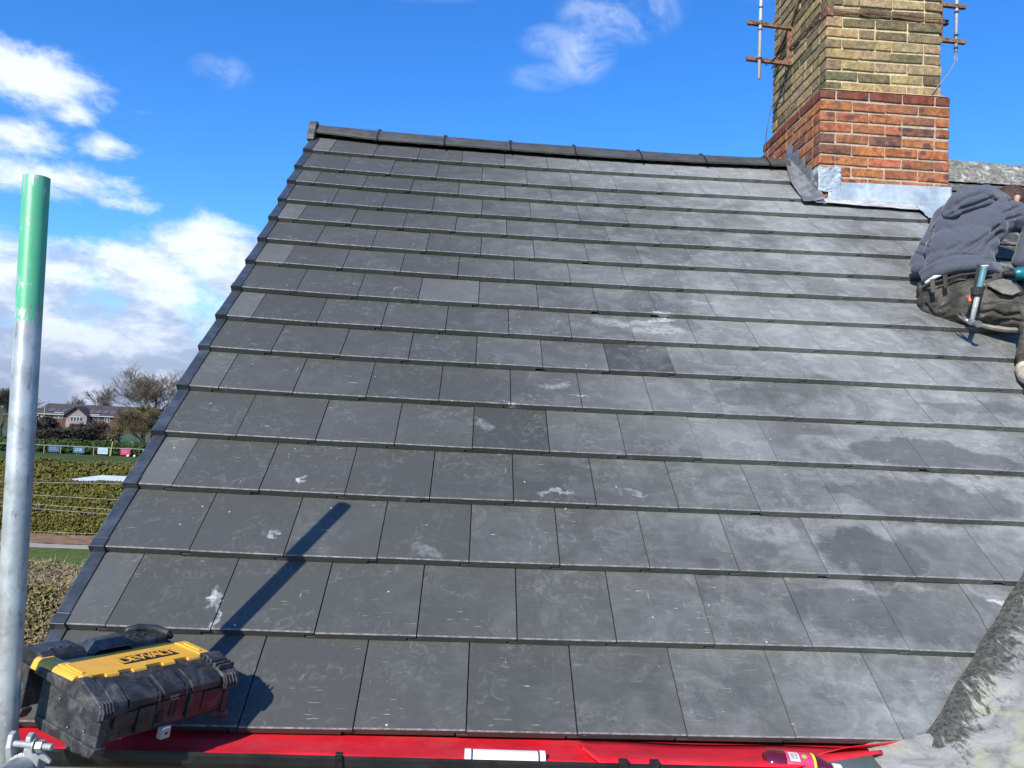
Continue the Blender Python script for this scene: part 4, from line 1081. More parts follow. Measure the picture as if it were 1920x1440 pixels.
def person():
    A = atd
    rt = (RW.transposed() @ Vector((1, 0, 0))); up = (RW.transposed() @ Vector((0, -1, 0))); fw = (RW.transposed() @ Vector((0, 0, 1)))
    root = empty('person', onroof(1800, 625), 'person in grey blue hoodie and dusty dark work trousers crouching with back turned', 'person')
    heather = lambda g: g.noise(g.obj(), 420, 2, .6)
    def hood_fn(g):
        o = g.obj(); n = g.noise(o, 380, 3, .8); n2 = g.noise(o, 12, 4, .6)
        col = g.mix(g.sstep(n, .35, .65), (.048, .053, .070), (.108, .116, .142)); col = g.mix(g.sstep(n2, .45, .7)*.25, col, (.10, .10, .115))
        return {'Base Color': col, 'Roughness': .95, 'Specular IOR Level': .1, 'Sheen Weight': .25, 'Normal': g.bump(g.math('ADD', n*.5, g.noise(o, 60, 4)), .35, .004)}
    def trouser_fn(g):
        o = g.obj(); n = g.noise(o, 9, 6, .65, .6); n2 = g.noise(o, 200, 3, .7); sm = g.noise(g.mapv(o, (14, 9, 22), (.3, .2, .5)), 1.4, 7, .7, 1.2)
        col = g.mix(g.sstep(n, .35, .65), (.040, .037, .030), (.105, .097, .078)); col = g.mix(g.sstep(sm, .60, .70)*.75, col, (.36, .34, .29))
        return {'Base Color': col, 'Roughness': .85, 'Specular IOR Level': .25, 'Normal': g.bump(g.math('ADD', n2*.4, g.noise(o, 30, 5, .6)), .5, .006)}
    hm = mat('hoodie_fabric', hood_fn); tm = mat('work_trousers', trouser_fn)
    skin = plain('skin', (.55, .30, .21), .5, 0, .1, 40, .2, .001, .4)
    hair = plain('brown_hair', (.055, .028, .014), .6, 0, .5, 90, .8, .004)
    glove = plain('work_glove', (.03, .03, .035), .7, 0, .3, 60, .5, .003)
    def fold_fn(folds):
        segs = []
        for pts, wd, dp in folds:
            for a, b in zip(pts[:-1], pts[1:]): segs.append((a, b, wd, dp))
        def f(p, n):
            if n.dot(fw) > .15: return 0
            q = RW @ (p-CW); x, y = 960+F0*q.x/q.z, 720+F0*q.y/q.z; tot = 0
            for (ax, ay), (bx, by), wd, dp in segs:
                dx, dy = bx-ax, by-ay; L2 = dx*dx+dy*dy; t = max(0, min(1, ((x-ax)*dx+(y-ay)*dy)/L2)); d = math.hypot(x-ax-dx*t, y-ay-dy*t)
                if d < wd*3: tot = min(tot, -dp*math.exp(-(d/wd)**2)) if dp > 0 else tot-dp*math.exp(-(d/wd)**2)
                sh = d-wd*2.1                                   # a soft ridge beside each crease
                if abs(sh) < wd*2 and dp > 0: tot += .16*dp*math.exp(-(sh/wd)**2)
            return tot
        return f
    coat_folds = fold_fn([([(1800, 469), (1822, 459), (1843, 447), (1875, 423)], 3.2, .017), ([(1817, 470), (1843, 453), (1868, 437)], 2.6, .013), ([(1842, 474), (1853, 455), (1878, 436)], 4.0, .020),
        ([(1740, 499), (1760, 484), (1793, 476), (1820, 478), (1849, 493)], 2.2, .010), ([(1882, 368), (1875, 390), (1879, 424)], 2.0, .007), ([(1882, 399), (1912, 386)], 2.6, .012), ([(1880, 379), (1900, 371)], 2.4, .009), ([(1886, 412), (1915, 404)], 2.4, .009),
        ([(1748, 425), (1742, 453), (1738, 490)], 3.0, .014), ([(1724, 458), (1741, 463)], 2.6, .012), ([(1716, 474), (1737, 482)], 2.6, .012), ([(1745, 495), (1775, 470), (1790, 462)], 3.0, .006), ([(1762, 488), (1800, 455)], 3.0, .005), ([(1775, 425), (1800, 440), (1830, 432)], 4.5, .005)])
    hood_folds = fold_fn([([(1782, 402), (1800, 392), (1830, 383), (1862, 370)], 2.6, .013), ([(1792, 384), (1815, 370), (1842, 362)], 3.2, .010), ([(1848, 362), (1858, 372), (1868, 376)], 2.2, .008), ([(1778, 394), (1792, 389)], 2.4, .007)])
    leg_folds = fold_fn([([(1737, 556), (1760, 533), (1802, 517)], 2.6, .010), ([(1752, 566), (1777, 540), (1812, 525)], 2.6, .009), ([(1765, 580), (1800, 556), (1822, 546)], 3.0, .008), ([(1838, 588), (1862, 583), (1884, 593), (1910, 588)], 3.0, .013),
        ([(1856, 556), (1890, 558), (1915, 552)], 3.0, .012), ([(1845, 572), (1880, 566), (1918, 572)], 2.6, .009), ([(1868, 604), (1900, 600), (1925, 606)], 3.0, .010), ([(1736, 572), (1748, 590)], 3.0, .010), ([(1905, 640), (1925, 634)], 2.5, .008), ([(1906, 662), (1925, 656)], 2.5, .008), ([(1806, 512), (1822, 530), (1832, 548)], 1.8, .007)])
    # joints
    pelL, pelR = A(1770, 566, 4.02), A(1818, 568, 3.92)
    waist = A(1792, 512, 4.03)
    shL, shR = A(1775, 412, 4.24), A(1878, 404, 4.12)
    neck = A(1846, 382, 4.26); head = A(1891, 386, 4.34)
    elL = A(1726, 492, 4.20); haL = A(1760, 478, 4.46)
    elR = A(1944, 414, 4.08); haR = A(1914, 492, 4.02)
    kneeR = A(1946, 592, 3.72); ankR = A(1924, 664, 3.60); toeR = A(1934, 706, 3.50)
    kneeL = A(1905, 566, 4.22); ankL = A(1850, 596, 4.05)
    # body, one continuous surface (mostly under the clothes)
    body = blob('body', [(pelL, .085, pelR, .085), (waist, .09, pelL.lerp(pelR, .5), .09), (shL, .06, shR, .06), (waist, .09, shL.lerp(shR, .5), .09), (neck, .052, head-fw*.02-up*.01, .05),
                         (head, .075, head+rt*.012-up*.035+fw*.02, .068), (head+up*.02, .085, head-up*.01, .08),
                         (shL, .048, elL, .036), (elL, .036, haL, .026), (shR, .048, elR, .036), (elR, .036, haR, .026),
                         (pelR, .08, kneeR, .05), (kneeR, .05, ankR, .036), (pelL, .08, kneeL, .05), (kneeL, .045, ankL, .034),
                         (head+fw*.085-up*.02+rt*.03, .014, head+fw*.095-up*.035+rt*.03, .012)], skin, root, .011, 4)
    ear = A(1906, 378, 4.235)
    blob('ear', [(ear, .013, ear+up*.022+rt*.004, .016), (ear, .011, ear-up*.012, .010)], skin, body, .004, 2)
    blob('hair', [(head+up*.018-fw*.012, .098, head+up*.004-fw*.01-rt*.02, .092), (head+up*.01+rt*.05, .068, head+up*.02+fw*.03, .094)], hair, root, .008, 2,
         wrinkles=lambda p, n: .006*fbm((p.x*50, p.y*50, p.z*50), 1, 3))
    # trousers
    def wt(p, n):
        q = p-pelL
        f = fbm((q.dot(rt)*7+q.dot(up)*9, q.dot(fw)*5, q.dot(up)*16-q.dot(rt)*10), 1, 3)
        return .006*f+.003*fbm((p.x*34, p.y*34, p.z*34), 1, 3)+leg_folds(p, n)
    tr = blob('trousers', [(pelL, .132, pelR, .130), (A(1756, 545, 4.04), .098, A(1832, 528, 3.99), .100), (A(1768, 520, 4.07), .085, A(1826, 512, 4.0), .085),
                           (pelR+up*.0, .118, A(1880, 580, 3.82), .095), (A(1880, 580, 3.82), .095, kneeR, .080), (kneeR, .078, A(1938, 632, 3.64), .062), (A(1938, 632, 3.64), .062, A(1926, 682, 3.58), .050),
                           (pelL, .11, A(1850, 560, 4.15), .10), (A(1850, 560, 4.15), .10, kneeL, .082), (kneeL, .08, ankL, .06)], tm, root, .0065, 9, wrinkles=wt)
    # hoodie
    bump_c = A(1880, 470, 4.1)
    def wh(p, n):
        q = p-bump_c; u = q.dot(rt); v = q.dot(up)
        # folds radiating from the right armpit towards the hem, and across the sleeve
        f = noise.noise(Vector((u*6+v*8, (u*.55-v)*26, q.dot(fw)*4)))
        near = math.exp(-((u+.05)**2+(v-.00)**2)/.055)
        w1 = .006*f*near+coat_folds(p, n)
        w2 = .0022*fbm((p.x*10, p.y*10, p.z*16), 1, 2)+.003*max(0, noise.noise(Vector((u*4, v*22+u*9, 5))))*(1 if v < -.02 else .3)
        w3 = .006*noise.noise(Vector((u*45, v*12, 2))) if u > .02 and v > .07 else 0
        return w1+w2+w3
    def coat(name, caps, **k): return blob(name, caps, hm, root, .0065, 8, wrinkles=wh, **k)
    ho = coat('hoodie', [(A(1776, 500, 4.06), .112, A(1820, 492, 4.00), .112), (A(1778, 470, 4.09), .118, A(1828, 462, 4.03), .115), (A(1786, 435, 4.14), .112, A(1846, 428, 4.07), .112),
                         (shL+rt*.01, .088, shR-rt*.02, .098), (A(1800, 425, 4.18), .11, A(1860, 415, 4.10), .11), (A(1820, 505, 4.03), .095, A(1834, 500, 4.02), .085),
                         (neck, .085, A(1835, 400, 4.2), .10), (shR, .092, elR, .064), (elR, .062, haR, .042),
                         (shL-up*.02, .082, A(1752, 455, 4.2), .070), (A(1752, 455, 4.2), .070, elL, .056), (elL, .056, haL, .042), (A(1726, 500, 4.18), .045, A(1722, 503, 4.18), .04)])
    # waistband: a ribbed hem hugging the hips
    hem = [A(1738, 522, 4.00), A(1760, 510, 3.93), A(1790, 501, 3.90), A(1825, 498, 3.88), A(1853, 502, 3.90), A(1872, 512, 3.98)]
    blob('hoodie_hem', [(hem[i], .030, hem[i+1], .030) for i in range(5)]+[(hem[i]+up*.03+fw*.02, .030, hem[i+1]+up*.03+fw*.02, .030) for i in range(5)], hm, ho, .007, 3)
    blob('hood', [(A(1782, 396, 4.10), .044, A(1802, 382, 4.08), .070), (A(1802, 382, 4.08), .070, A(1836, 374, 4.10), .078), (A(1836, 374, 4.10), .078, A(1862, 376, 4.16), .058), (A(1776, 404, 4.08), .020, A(1790, 398, 4.05), .03), (A(1806, 362, 4.08), .034, A(1850, 358, 4.12), .036), (A(1856, 366, 4.14), .045, A(1884, 374, 4.22), .03)],
         hm, ho, .008, 3, wrinkles=lambda p, n: .003*fbm((p.x*9, p.y*9, p.z*20), 1, 2)+hood_folds(p, n))
    blob('shirt_hem', [(A(1737, 530, 3.975), .010, A(1752, 520, 3.93), .011), (A(1752, 520, 3.93), .011, A(1764, 515, 3.915), .009)], M['white'], root, .005, 2)
    # belt and loops
    mb = MB(); pts = [A(1731, 541, 4.0), A(1746, 531, 3.925), A(1772, 524, 3.885), A(1800, 516, 3.868), A(1832, 512, 3.862), A(1858, 520, 3.90)]
    mb.tube(pts, .007, 10); mb.build('belt', plain('belt_webbing', (.03, .03, .028), .8, 0, .3, 60, .5, .003), root, smooth=True)
    for (px, py, dd_) in ((1772, 527, 3.872), (1748, 535, 3.91)):
        mb = MB(); mb.bar(A(px, py-12, dd_-.004), A(px+2, py+14, dd_-.010), .022, .006, up=-fw); mb.build('belt_loop', tm, tr, bevel=.002)
    # raised pocket flap in a paler grey cloth, and a pouch below it
    fm = plain('flap_canvas', (.17, .16, .135), .9, 0, .2, 30, .5, .003, .2)
    mb = MB(); fl = [A(x, y, d) for x, y, d in ((1850, 534, 3.80), (1862, 527, 3.82), (1880, 523, 3.84), (1894, 527, 3.83), (1906, 537, 3.79), (1914, 547, 3.75), (1898, 554, 3.73), (1880, 551, 3.74), (1866, 543, 3.76))]
    ce = A(1882, 539, 3.77)-fw*.012
    mb.add(fl+[ce], [(k, (k+1) % 9, 9) for k in range(9)]); mb.build('pocket_flap', fm, tr, solid=.007, bevel=.002)
    blob('side_pouch', [(A(1858, 540, 3.86), .04, A(1900, 548, 3.82), .045), (A(1862, 520, 3.95), .035, A(1884, 512, 4.0), .03)], tm, tr, .007, 4, wrinkles=lambda p, n: .006*fbm((p.x*26, p.y*26, p.z*26), 1, 3))
    # boot: pale scuffed upper, sole
    bt = plain('boot_leather', (.55, .47, .34), .8, 0, .3, 25, .6, .004, .3, .4, (.30, .26, .2)); sole = plain('boot_sole', (.035, .033, .03), .8)
    b = blob('boot', [(A(1922, 692, 3.56), .042, A(1922, 694, 3.55), .042), (A(1922, 695, 3.55), .042, A(1929, 704, 3.47), .045), (A(1929, 704, 3.47), .045, A(1940, 712, 3.40), .038)], bt, root, .008, 3)
    blob('boot_sole', [(A(1916, 708, 3.56), .026, A(1926, 716, 3.48), .026), (A(1926, 716, 3.48), .026, A(1938, 722, 3.40), .022)], sole, b, .007, 2)
    blob('boot', [(ankL, .05, A(1822, 600, 3.98), .045), (A(1822, 600, 3.98), .045, A(1806, 602, 3.96), .035)], bt, root, .008, 3)
    # gloved right hand with five bent fingers round the tool handle
    pal = haR-up*.03; fs = [(pal, .030, pal-up*.035+fw*.01, .028)]
    for k in range(4):
        o_ = rt*(-.024+.016*k); L1 = [.034, .038, .036, .028][k]
        a = pal-up*.045+o_; b_ = a-up*L1*.6-fw*L1*.7; c_ = b_-up*L1*.6+fw*L1*.3
        fs += [(pal+o_*.8-up*.02, .011, a, .0105), (a, .0100, b_, .0090), (b_, .0090, c_, .0080)]
    a = pal-rt*.034-up*.01; fs += [(pal-rt*.015, .013, a-fw*.01, .011), (a-fw*.01, .0105, a-up*.028-fw*.02, .0090)]
    blob('right_glove', fs, glove, root, .0045, 2)
    pal = haL; fs = [(pal, .028, pal+fw*.035-up*.005, .028)]
    for k in range(4):
        o_ = rt*(-.024+.016*k); a = pal+fw*.06+o_-up*.01; b_ = a+fw*.028-up*.012
        fs += [(pal+fw*.03+o_*.8, .011, a, .010), (a, .0098, b_, .0085), (b_, .0085, b_+fw*.012-up*.016, .0078)]
    fs += [(pal+rt*.02, .012, pal+rt*.042+fw*.03, .010), (pal+rt*.042+fw*.03, .010, pal+rt*.04+fw*.055, .0085)]
    blob('left_glove', fs, glove, root, .0045, 2)
    # ---- things he has with him
    hmr = empty('hammer', A(1822, 604, 3.70), 'claw hammer with teal grip and worn steel shaft hanging head down from his belt', 'hammer')
    teal = plain('teal_grip', (.07, .20, .21), .5, 0, .2, 40, .3, .002, .5, .4, (.25, .33, .33)); steel = plain('hammer_steel', (.40, .37, .33), .38, .7, .3, 60, .4, .002, .5, .5, (.20, .12, .08))
    shaftm = plain('worn_shaft', (.42, .42, .38), .5, .1, .3, 50, .4, .002, .5, .5, (.2, .19, .16))
    g0, g1, g2 = A(1846, 499, 3.72), A(1833, 553, 3.705), A(1822, 604, 3.70)
    mb = MB(); mb.tube([g0, g0.lerp(g1, .05), g0.lerp(g1, .5), g1], [.0165, .0155, .0150, .0145], 16); gr = mb.build('grip', teal, hmr, smooth=True, bevel=.001)
    mb = MB(); mb.tube([g0+up*.003, g0-up*.002], .0175, 16); mb.build('grip_end', M['white'], hmr, bevel=.001)
    mb = MB(); mb.tube([g1, g2], [.0125, .0110], 14); mb.build('shaft', shaftm, hmr, smooth=True)
    ax = (A(1829, 611, 3.66)-A(1806, 604, 3.74)).normalized()
    mb = MB(); mb.tube([g2-ax*.020, g2-ax*.004, g2+ax*.010, g2+ax*.022, g2+ax*.030, g2+ax*.036, g2+ax*.050], [.013, .016, .015, .011, .011, .0165, .0165], 16)
    hd = mb.build('hammer_head', steel, hmr, smooth=False, bevel=.001)
    for s in (-1, 1):
        mb = MB(); c0 = g2-ax*.012; pv = up.cross(ax).normalized()
        mb.tube([c0+pv*.005*s, c0-ax*.03+pv*.008*s+up*.003, c0-ax*.055+pv*.011*s+up*.010, c0-ax*.075+pv*.013*s+up*.022], [.010, .0085, .006, .0025], 8); mb.build('claw', steel, hd, smooth=True)
    mb = MB(); h0 = A(1832, 546, 3.705)
    for q in range(14):
        a0, a1 = 2*math.pi*q/14, 2*math.pi*(q+1)/14
        mb.bar(h0+(rt*math.cos(a0)+fw*math.sin(a0))*.024, h0+(rt*math.cos(a1)+fw*math.sin(a1))*.024, .006, .038, up=up)
    mb.bar(h0+fw*.02, h0+fw*.02+up*.13+rt*.02, .016, .006, up=fw)
    mb.build('hammer_loop', plain('loop_leather', (.025, .023, .02), .7, 0, .3, 50, .4), tr, bevel=.001)
    o = blob('tape_tag', [(A(1820, 556, 3.74), .011, A(1819, 563, 3.735), .010)], plain('orange_tag', (.75, .16, .06), .5), tr, .003, 1)
    # thin curved board he sits on
    mb = MB()
    def board(u, v):
        p0, p1 = A(1786, 588, 3.93), A(1915, 622, 3.74)
        c = p0.lerp(p1, u); w_ = .12*math.sin(math.pi*min(1, max(0, u*.94+.03)))**.5
        return c+RB*(lerp(-.25, 1, v)*w_)+RN*(-.012+.022*(1-math.sin(u*math.pi)))
    mb.grid(30, 10, board); tag(mb.build('kneeling_board', plain('board_grey', (.26, .245, .20), .7, 0, .25, 20, .4, .003, .4, .4, (.4, .38, .33)), None, smooth=True, solid=.020, bevel=.003), 'worn grey kneeling board sticking out from under the crouching man', 'board')
    dr = empty('cordless_drill', A(1915, 545, 3.92), 'teal cordless drill with black battery cut off by the right edge of the photo', 'power tool')
    tl = plain('teal_tool', (.006, .15, .19), .3, 0, .15, 40, .1, .001, .6); bk = plain('tool_black', (.018, .018, .018), .45, 0, .2, 40, .2)
    c = A(1912, 530, 3.93)
    mb = MB(); mb.tube([c+up*.045-rt*.035, c+up*.045-rt*.02, c+up*.045+rt*.02, c+up*.045+rt*.09, c+up*.045+rt*.10], [.018, .030, .036, .036, .030], 20); mb.build('motor_body', tl, dr, smooth=True, bevel=.001)
    mb = MB(); mb.tube([c+up*.045-rt*.085, c+up*.045-rt*.05, c+up*.045-rt*.03], [.010, .018, .020], 16); mb.build('chuck', bk, dr, bevel=.001)
    mb = MB(); mb.bar(c+up*.03+rt*.05, c-up*.07+rt*.065, .036, .045, up=rt); mb.build('handle', tl, dr, bevel=.008, seg=3)
    mb = MB(); mb.box(c-up*.09+rt*.055, (.11, .07, .045), R3.copy() @ Matrix(((1, 0, 0), (0, 0, 1), (0, -1, 0)))); mb.build('battery', bk, dr, bevel=.006)
    mb = MB(); mb.box(c+up*.01+rt*.03, (.012, .012, .030)); mb.build('trigger', plain('red_trigger', (.6, .02, .02), .4), dr, bevel=.002)
person()
# ---------------------------------------------------------------- the ground and everything beyond the gable
def grass_fn(c1, c2, s_=3.0, stripe=0):
    def fn(g):
        o = g.obj(); n = g.noise(o, s_, 6, .7); n2 = g.noise(o, s_*14, 5, .7); col = g.mix(g.sstep(n, .35, .65), c1, c2)
        col = g.mix(g.sstep(n2, .4, .7)*.5, col, tuple(x*.55 for x in c1))
        return {'Base Color': col, 'Roughness': .95, 'Specular IOR Level': .1, 'Normal': g.bump(n2, .8, .03)}
    return mat('grass', fn)
def sheet(name, pts, m, z):
    mb = MB(); mb.add([(x, y, z) for x, y in pts], [tuple(range(len(pts)))]); return struct(mb.build(name, m, None, fix=False))
mg = grass_fn((.075, .115, .030), (.125, .160, .045), 2.0)
sheet('ground', [(-2500, -600), (2500, -600), (2500, 3500), (-2500, 3500)], grass_fn((.05, .075, .02), (.085, .10, .035), .05), GZ-.02)
sheet('lawn', [(-40, 6), (14, 6), (14, 31.2), (-40, 31.2)], mg, GZ-.008)
mp = grass_fn((.045, .075, .020), (.075, .105, .028), .25)
sheet('playing_field', [(-220, 47), (200, 47), (200, 92.5), (-220, 92.5)], mp, GZ-.004)
mb = MB()
def bank(u, v): 
    x = lerp(-42, 14, u); return Vector((x, lerp(29.8, 31.6, v)+.25*fbm((x*.5, 1, 1), 1, 3)*(1-v), GZ+.02+.10*v+.06*fbm((x*1.2, v*3, 2), 1, 3)))
mb.grid(120, 6, bank); struct(mb.build('soil_strip', plain('bare_soil', (.20, .12, .075), .95, 0, .3, 3, .6, .02), None, smooth=True))
sheet('path', [(-42, 28.9), (14, 28.9), (14, 29.9), (-42, 29.9)], plain('path_grit', (.34, .31, .25), .95, 0, .15, 3, .4, .01), GZ)
sheet('road', [(-260, 120), (200, 120), (200, 127), (-260, 127)], plain('asphalt', (.06, .06, .06), .9), GZ)
def leafmat(name, c1, c2, c3, rough=.7):
    def fn(g):
        at = g.attr(); t = g.xyz(at)[0]; n = g.noise(g.obj(), 1.1, 4, .6)
        col = g.mix(t, c1, c2); col = g.mix(g.sstep(n, .42, .62)*.6, col, c3)
        return {'Base Color': col, 'Roughness': rough, 'Specular IOR Level': .25}
    return mat(name, fn)
def hedge(name, label, x0, x1, y0, y1, zt, n, leaf, m, core, seed, front_only=True, twigs=0, twm=None, group=None, wob=.12):
    rnd = random.Random(seed); root = empty(name, ((x0+x1)/2, (y0+y1)/2, GZ), label, 'hedge', group)
    mb = MB(); H = zt-GZ
    def top(x, y): return GZ+H+wob*fbm((x*.5, y*.5, seed), 1, 4)
    def fr(x, z): return y0+wob*1.2*fbm((x*.8, z*1.1, seed+5), 1, 4)-.12*(1-abs((z-GZ)/H*2-1))
    def core_f(u, v):
        x = lerp(x0, x1, u)
        if v < .5: z = lerp(GZ, GZ+H-.05, v*2); return Vector((x, fr(x, z)+.10, z))
        t = v*2-1; y = lerp(y0+.1, y1-.1, t); return Vector((x, y, top(x, y)-.09))
    nx = max(20, int((x1-x0)*2)); mb.grid(min(nx, 200), 24, core_f); mb.add([(x0, y1, GZ), (x1, y1, GZ), (x1, y1, GZ+H-.1), (x0, y1, GZ+H-.1)], [(0, 1, 2, 3)])
    mb.build('hedge_body', core, root)
    mb = MB()
    area_f = (x1-x0)*H; area_t = (x1-x0)*(y1-y0)
    for _ in range(n):
        x = rnd.uniform(x0, x1)
        if rnd.random() < area_f*1.5/(area_f*1.5+area_t): z = GZ+H*rnd.random()**.85; p = Vector((x, fr(x, z)+rnd.uniform(-.07, .10), z)); nn = Vector((0, -1, .25))
        else: y = rnd.uniform(y0, y1); p = Vector((x, y, top(x, y)+rnd.uniform(-.08, .06))); nn = Vector((0, -.2, 1))
        nn = (nn+Vector((rnd.gauss(0, .6), rnd.gauss(0, .6), rnd.gauss(0, .6)))).normalized()
        u = nn.orthogonal().normalized(); a = rnd.uniform(0, 6.28); u = (Matrix.Rotation(a, 3, nn) @ u); v = nn.cross(u); s = leaf*rnd.uniform(.6, 1.3)
        t = rnd.random(); mb.quad(p, u*s*.5, v*s*.32, (t, t, t))
    mb.build('foliage', m, root, fix=False)
    if twigs:
        mb = MB()
        for _ in range(twigs):
            x = rnd.uniform(x0, x1); z = rnd.uniform(GZ+H*.3, GZ+H); p = Vector((x, fr(x, z)+rnd.uniform(-.05, .1), z))
            if rnd.random() < .5: y = rnd.uniform(y0, y1); p = Vector((x, y, top(x, y)))
            d = Vector((rnd.gauss(0, .6), rnd.gauss(-.3, .5), rnd.gauss(.3, .5))).normalized()*rnd.uniform(.08, .24)
            mb.tube([p, p+d*.5+Vector((rnd.gauss(0, .02), 0, rnd.gauss(0, .02))), p+d], [.0045, .0035, .0015], 3, False)
        mb.build('twigs', twm, root, fix=False)
    return root
hedge('brown_hedge', 'clipped hedge with pale brown dead twigs and sparse yellow green leaves beside the pole foot', -14.5, -3.2, 13.6, 15.6, -2.66, 30000, .055,
      leafmat('beech_leaves', (.09, .08, .028), (.27, .215, .075), (.24, .17, .10)), plain('hedge_dark', (.035, .03, .015), .95), 3, twigs=9000, twm=plain('dry_twigs', (.38, .30, .20), .9, 0, .4, 9), wob=.16)
yg = leafmat('conifer_leaves', (.050, .050, .010), (.170, .150, .026), (.12, .105, .022))
core2 = plain('conifer_dark', (.035, .042, .008), .95)
hedge('conifer_hedge', 'tall yellow green hedge behind the lawn, crossed by the overhead wires', -30, -4, 31.5, 32.9, -2.42, 100000, .095, yg, core2, 8, wob=.13)
hedge('conifer_hedge', 'yellow green hedge running behind the white flat roof at the near edge of the field', -40, -4, 39.8, 42.0, -2.13, 60000, .13, yg, core2, 12, wob=.14)
dg_ = leafmat('laurel_leaves', (.020, .040, .008), (.060, .095, .022), (.035, .06, .012))
hedge('dark_hedge', 'dark green clipped hedge along the far side of the playing field behind the banners', -110, 40, 94.6, 96.6, -3.18, 40000, .30, dg_, plain('laurel_dark', (.014, .022, .006), .95), 15, wob=.25)
# flat white garage roof between the hedges
gar = empty('flat_roof_garage', (-13, 36.4, GZ), 'white edged flat roofed garage standing between the two yellow green hedges', 'garage')
g0 = atz(116, 905, -2.68)
mb = MB(); gx0, gx1, gy0, gy1 = g0.x, g0.x+8.5, 34.0, 38.8
mb.box(((gx0+gx1)/2, (gy0+gy1)/2, (GZ-2.8)/2), (gx1-gx0-.5, gy1-gy0-.4, abs(GZ)-2.8)); mb.build('wall', M['wallbrick'], gar)
mb = MB(); mb.box(((gx0+gx1)/2, (gy0+gy1)/2, -2.62), (gx1-gx0, gy1-gy0, .12)); rf = mb.build('roof', plain('roof_felt_pale', (.62, .66, .72), .7, 0, .08, 1, .1), gar, bevel=.01)
mb = MB(); mb.box(((gx0+gx1)/2, gy0-.03, -2.64), (gx1-gx0+.05, .05, .20)); mb.build('fascia', M['white'], rf)
mb = MB(); mb.box((gx0+4.2, gy0+2.6, -2.33), (2.2, 1.1, .48)); mb.build('roof_light', M['white'], gar, bevel=.02)
# overhead wires
wm = plain('wire_grey', (.30, .30, .28), .6)
for (xa, ya, xb, yb, y_, lab) in ((40, 903, 330, 913, 26, 'highest of the overhead wires crossing in front of the yellow green hedge'), (40, 926, 330, 948, 20, 'second highest overhead wire crossing in front of the hedge'),
                             (40, 943, 330, 968, 21, 'third overhead wire down, upper of a close pair before the hedge'), (40, 951, 330, 978, 21.5, 'fourth overhead wire down, lower of a close pair before the hedge'),
                             (40, 995, 330, 1010, 23, 'lowest overhead wire, running just above the foot of the hedge')):
    a, b = aty(xa, ya, y_), aty(xb, yb, y_); d = b-a; a2, b2 = a-d*4.2, b+d*1.6
    mb = MB(); pts = []
    for k in range(25):
        t = k/24; p = a2.lerp(b2, t); p.z -= .35*math.sin(math.pi*t)-.35*math.sin(math.pi*4.35/6.8); pts.append(p)
    mb.tube(pts, .0060, 5); tag(mb.build('overhead_wire', wm, None), lab, 'wire', 'overhead wires beyond the gable')
# pitch rail with sponsor banners, yellow poles, balls
rail = empty('pitch_rail', (-40, 93.5, GZ), 'white post and rail barrier along the far touchline of the playing field', 'fence')
mb = MB(); mb.tube([(-110, 93.5, GZ+.95), (60, 93.5, GZ+.95)], .035, 6); rlm = plain('rail_grey', (.28, .30, .28), .6); mb.build('rail', rlm, rail)
xx = -72.0; cnt = 0
while xx < -28:
    mb = MB(); mb.box((xx, 93.5, GZ+.47), (.06, .06, .95)); mb.build('post', rlm, rail); xx += 1.95
def banner(px0, px1, c, lab, ink, words):
    a, b = aty(px0, 846, 93.4), aty(px1, 846, 93.4)
    t = empty('banner', ((a.x+b.x)/2, 93.42, GZ), lab, 'banner', 'sponsor banners on the pitch rail')
    mb = MB(); mb.box(((a.x+b.x)/2, 93.42, GZ+.55), (b.x-a.x, .03, .74)); mb.build('board', plain('banner_c', c, .5, 0, .12, 1.5), t)
    mb = MB(); rnd = random.Random(int(px0))
    for r_ in range(2):
        x = a.x+.2
        while x < b.x-.35:
            w_ = rnd.uniform(.12, .34); mb.box((x+w_/2, 93.395, GZ+.66-.2*r_), (w_, .01, .10)); x += w_+.07
    mb.build('banner_print', plain('banner_ink', ink, .5), t)
banner(90, 111, (.045, .075, .13), 'dark blue banner, leftmost of the banners on the pitch rail', (.16, .22, .32), 2)
banner(137, 158, (.03, .10, .15), 'dark teal banner with a pale foot, second from left on the pitch rail', (.35, .45, .5), 2)
banner(183, 202, (.38, .46, .55), 'pale grey white banner on the pitch rail', (.25, .32, .42), 2)
banner(226, 244, (.42, .03, .10), 'crimson banner, rightmost of the banners on the pitch rail', (.6, .15, .2), 2)
yp_ = plain('yellow_post', (.55, .40, .10), .6)
for px, lab in ((207, 'leaning yellow post between the pale and the crimson banner'), (246, 'upright yellow post just right of the crimson banner')):
    a = atz(px, 855, GZ); mb = MB(); mb.tube([a, a+Vector((.15 if px < 210 else 0, 0, 1.75))], .05, 8)
    tag(mb.build('corner_post', yp_, None), lab, 'post')
for px, py, lab in ((240, 857, 'white football on the grass, left one of the two by the crimson banner'), (252, 857.5, 'white football on the grass, right one of the two, nearest the gable')):
    a = atz(px, py, GZ); mb = MB(); n = 14
    vs = [a+Vector((math.cos(2*math.pi*i/n)*math.sin(math.pi*j/8)*.15, math.sin(2*math.pi*i/n)*math.sin(math.pi*j/8)*.15, .15-.15*math.cos(math.pi*j/8))) for j in range(9) for i in range(n)]
    mb.add(vs, [(j*n+i, j*n+(i+1) % n, (j+1)*n+(i+1) % n, (j+1)*n+i) for j in range(8) for i in range(n)]); tag(mb.build('football', M['white'], None, smooth=True), lab, 'ball', 'footballs lying on the field')
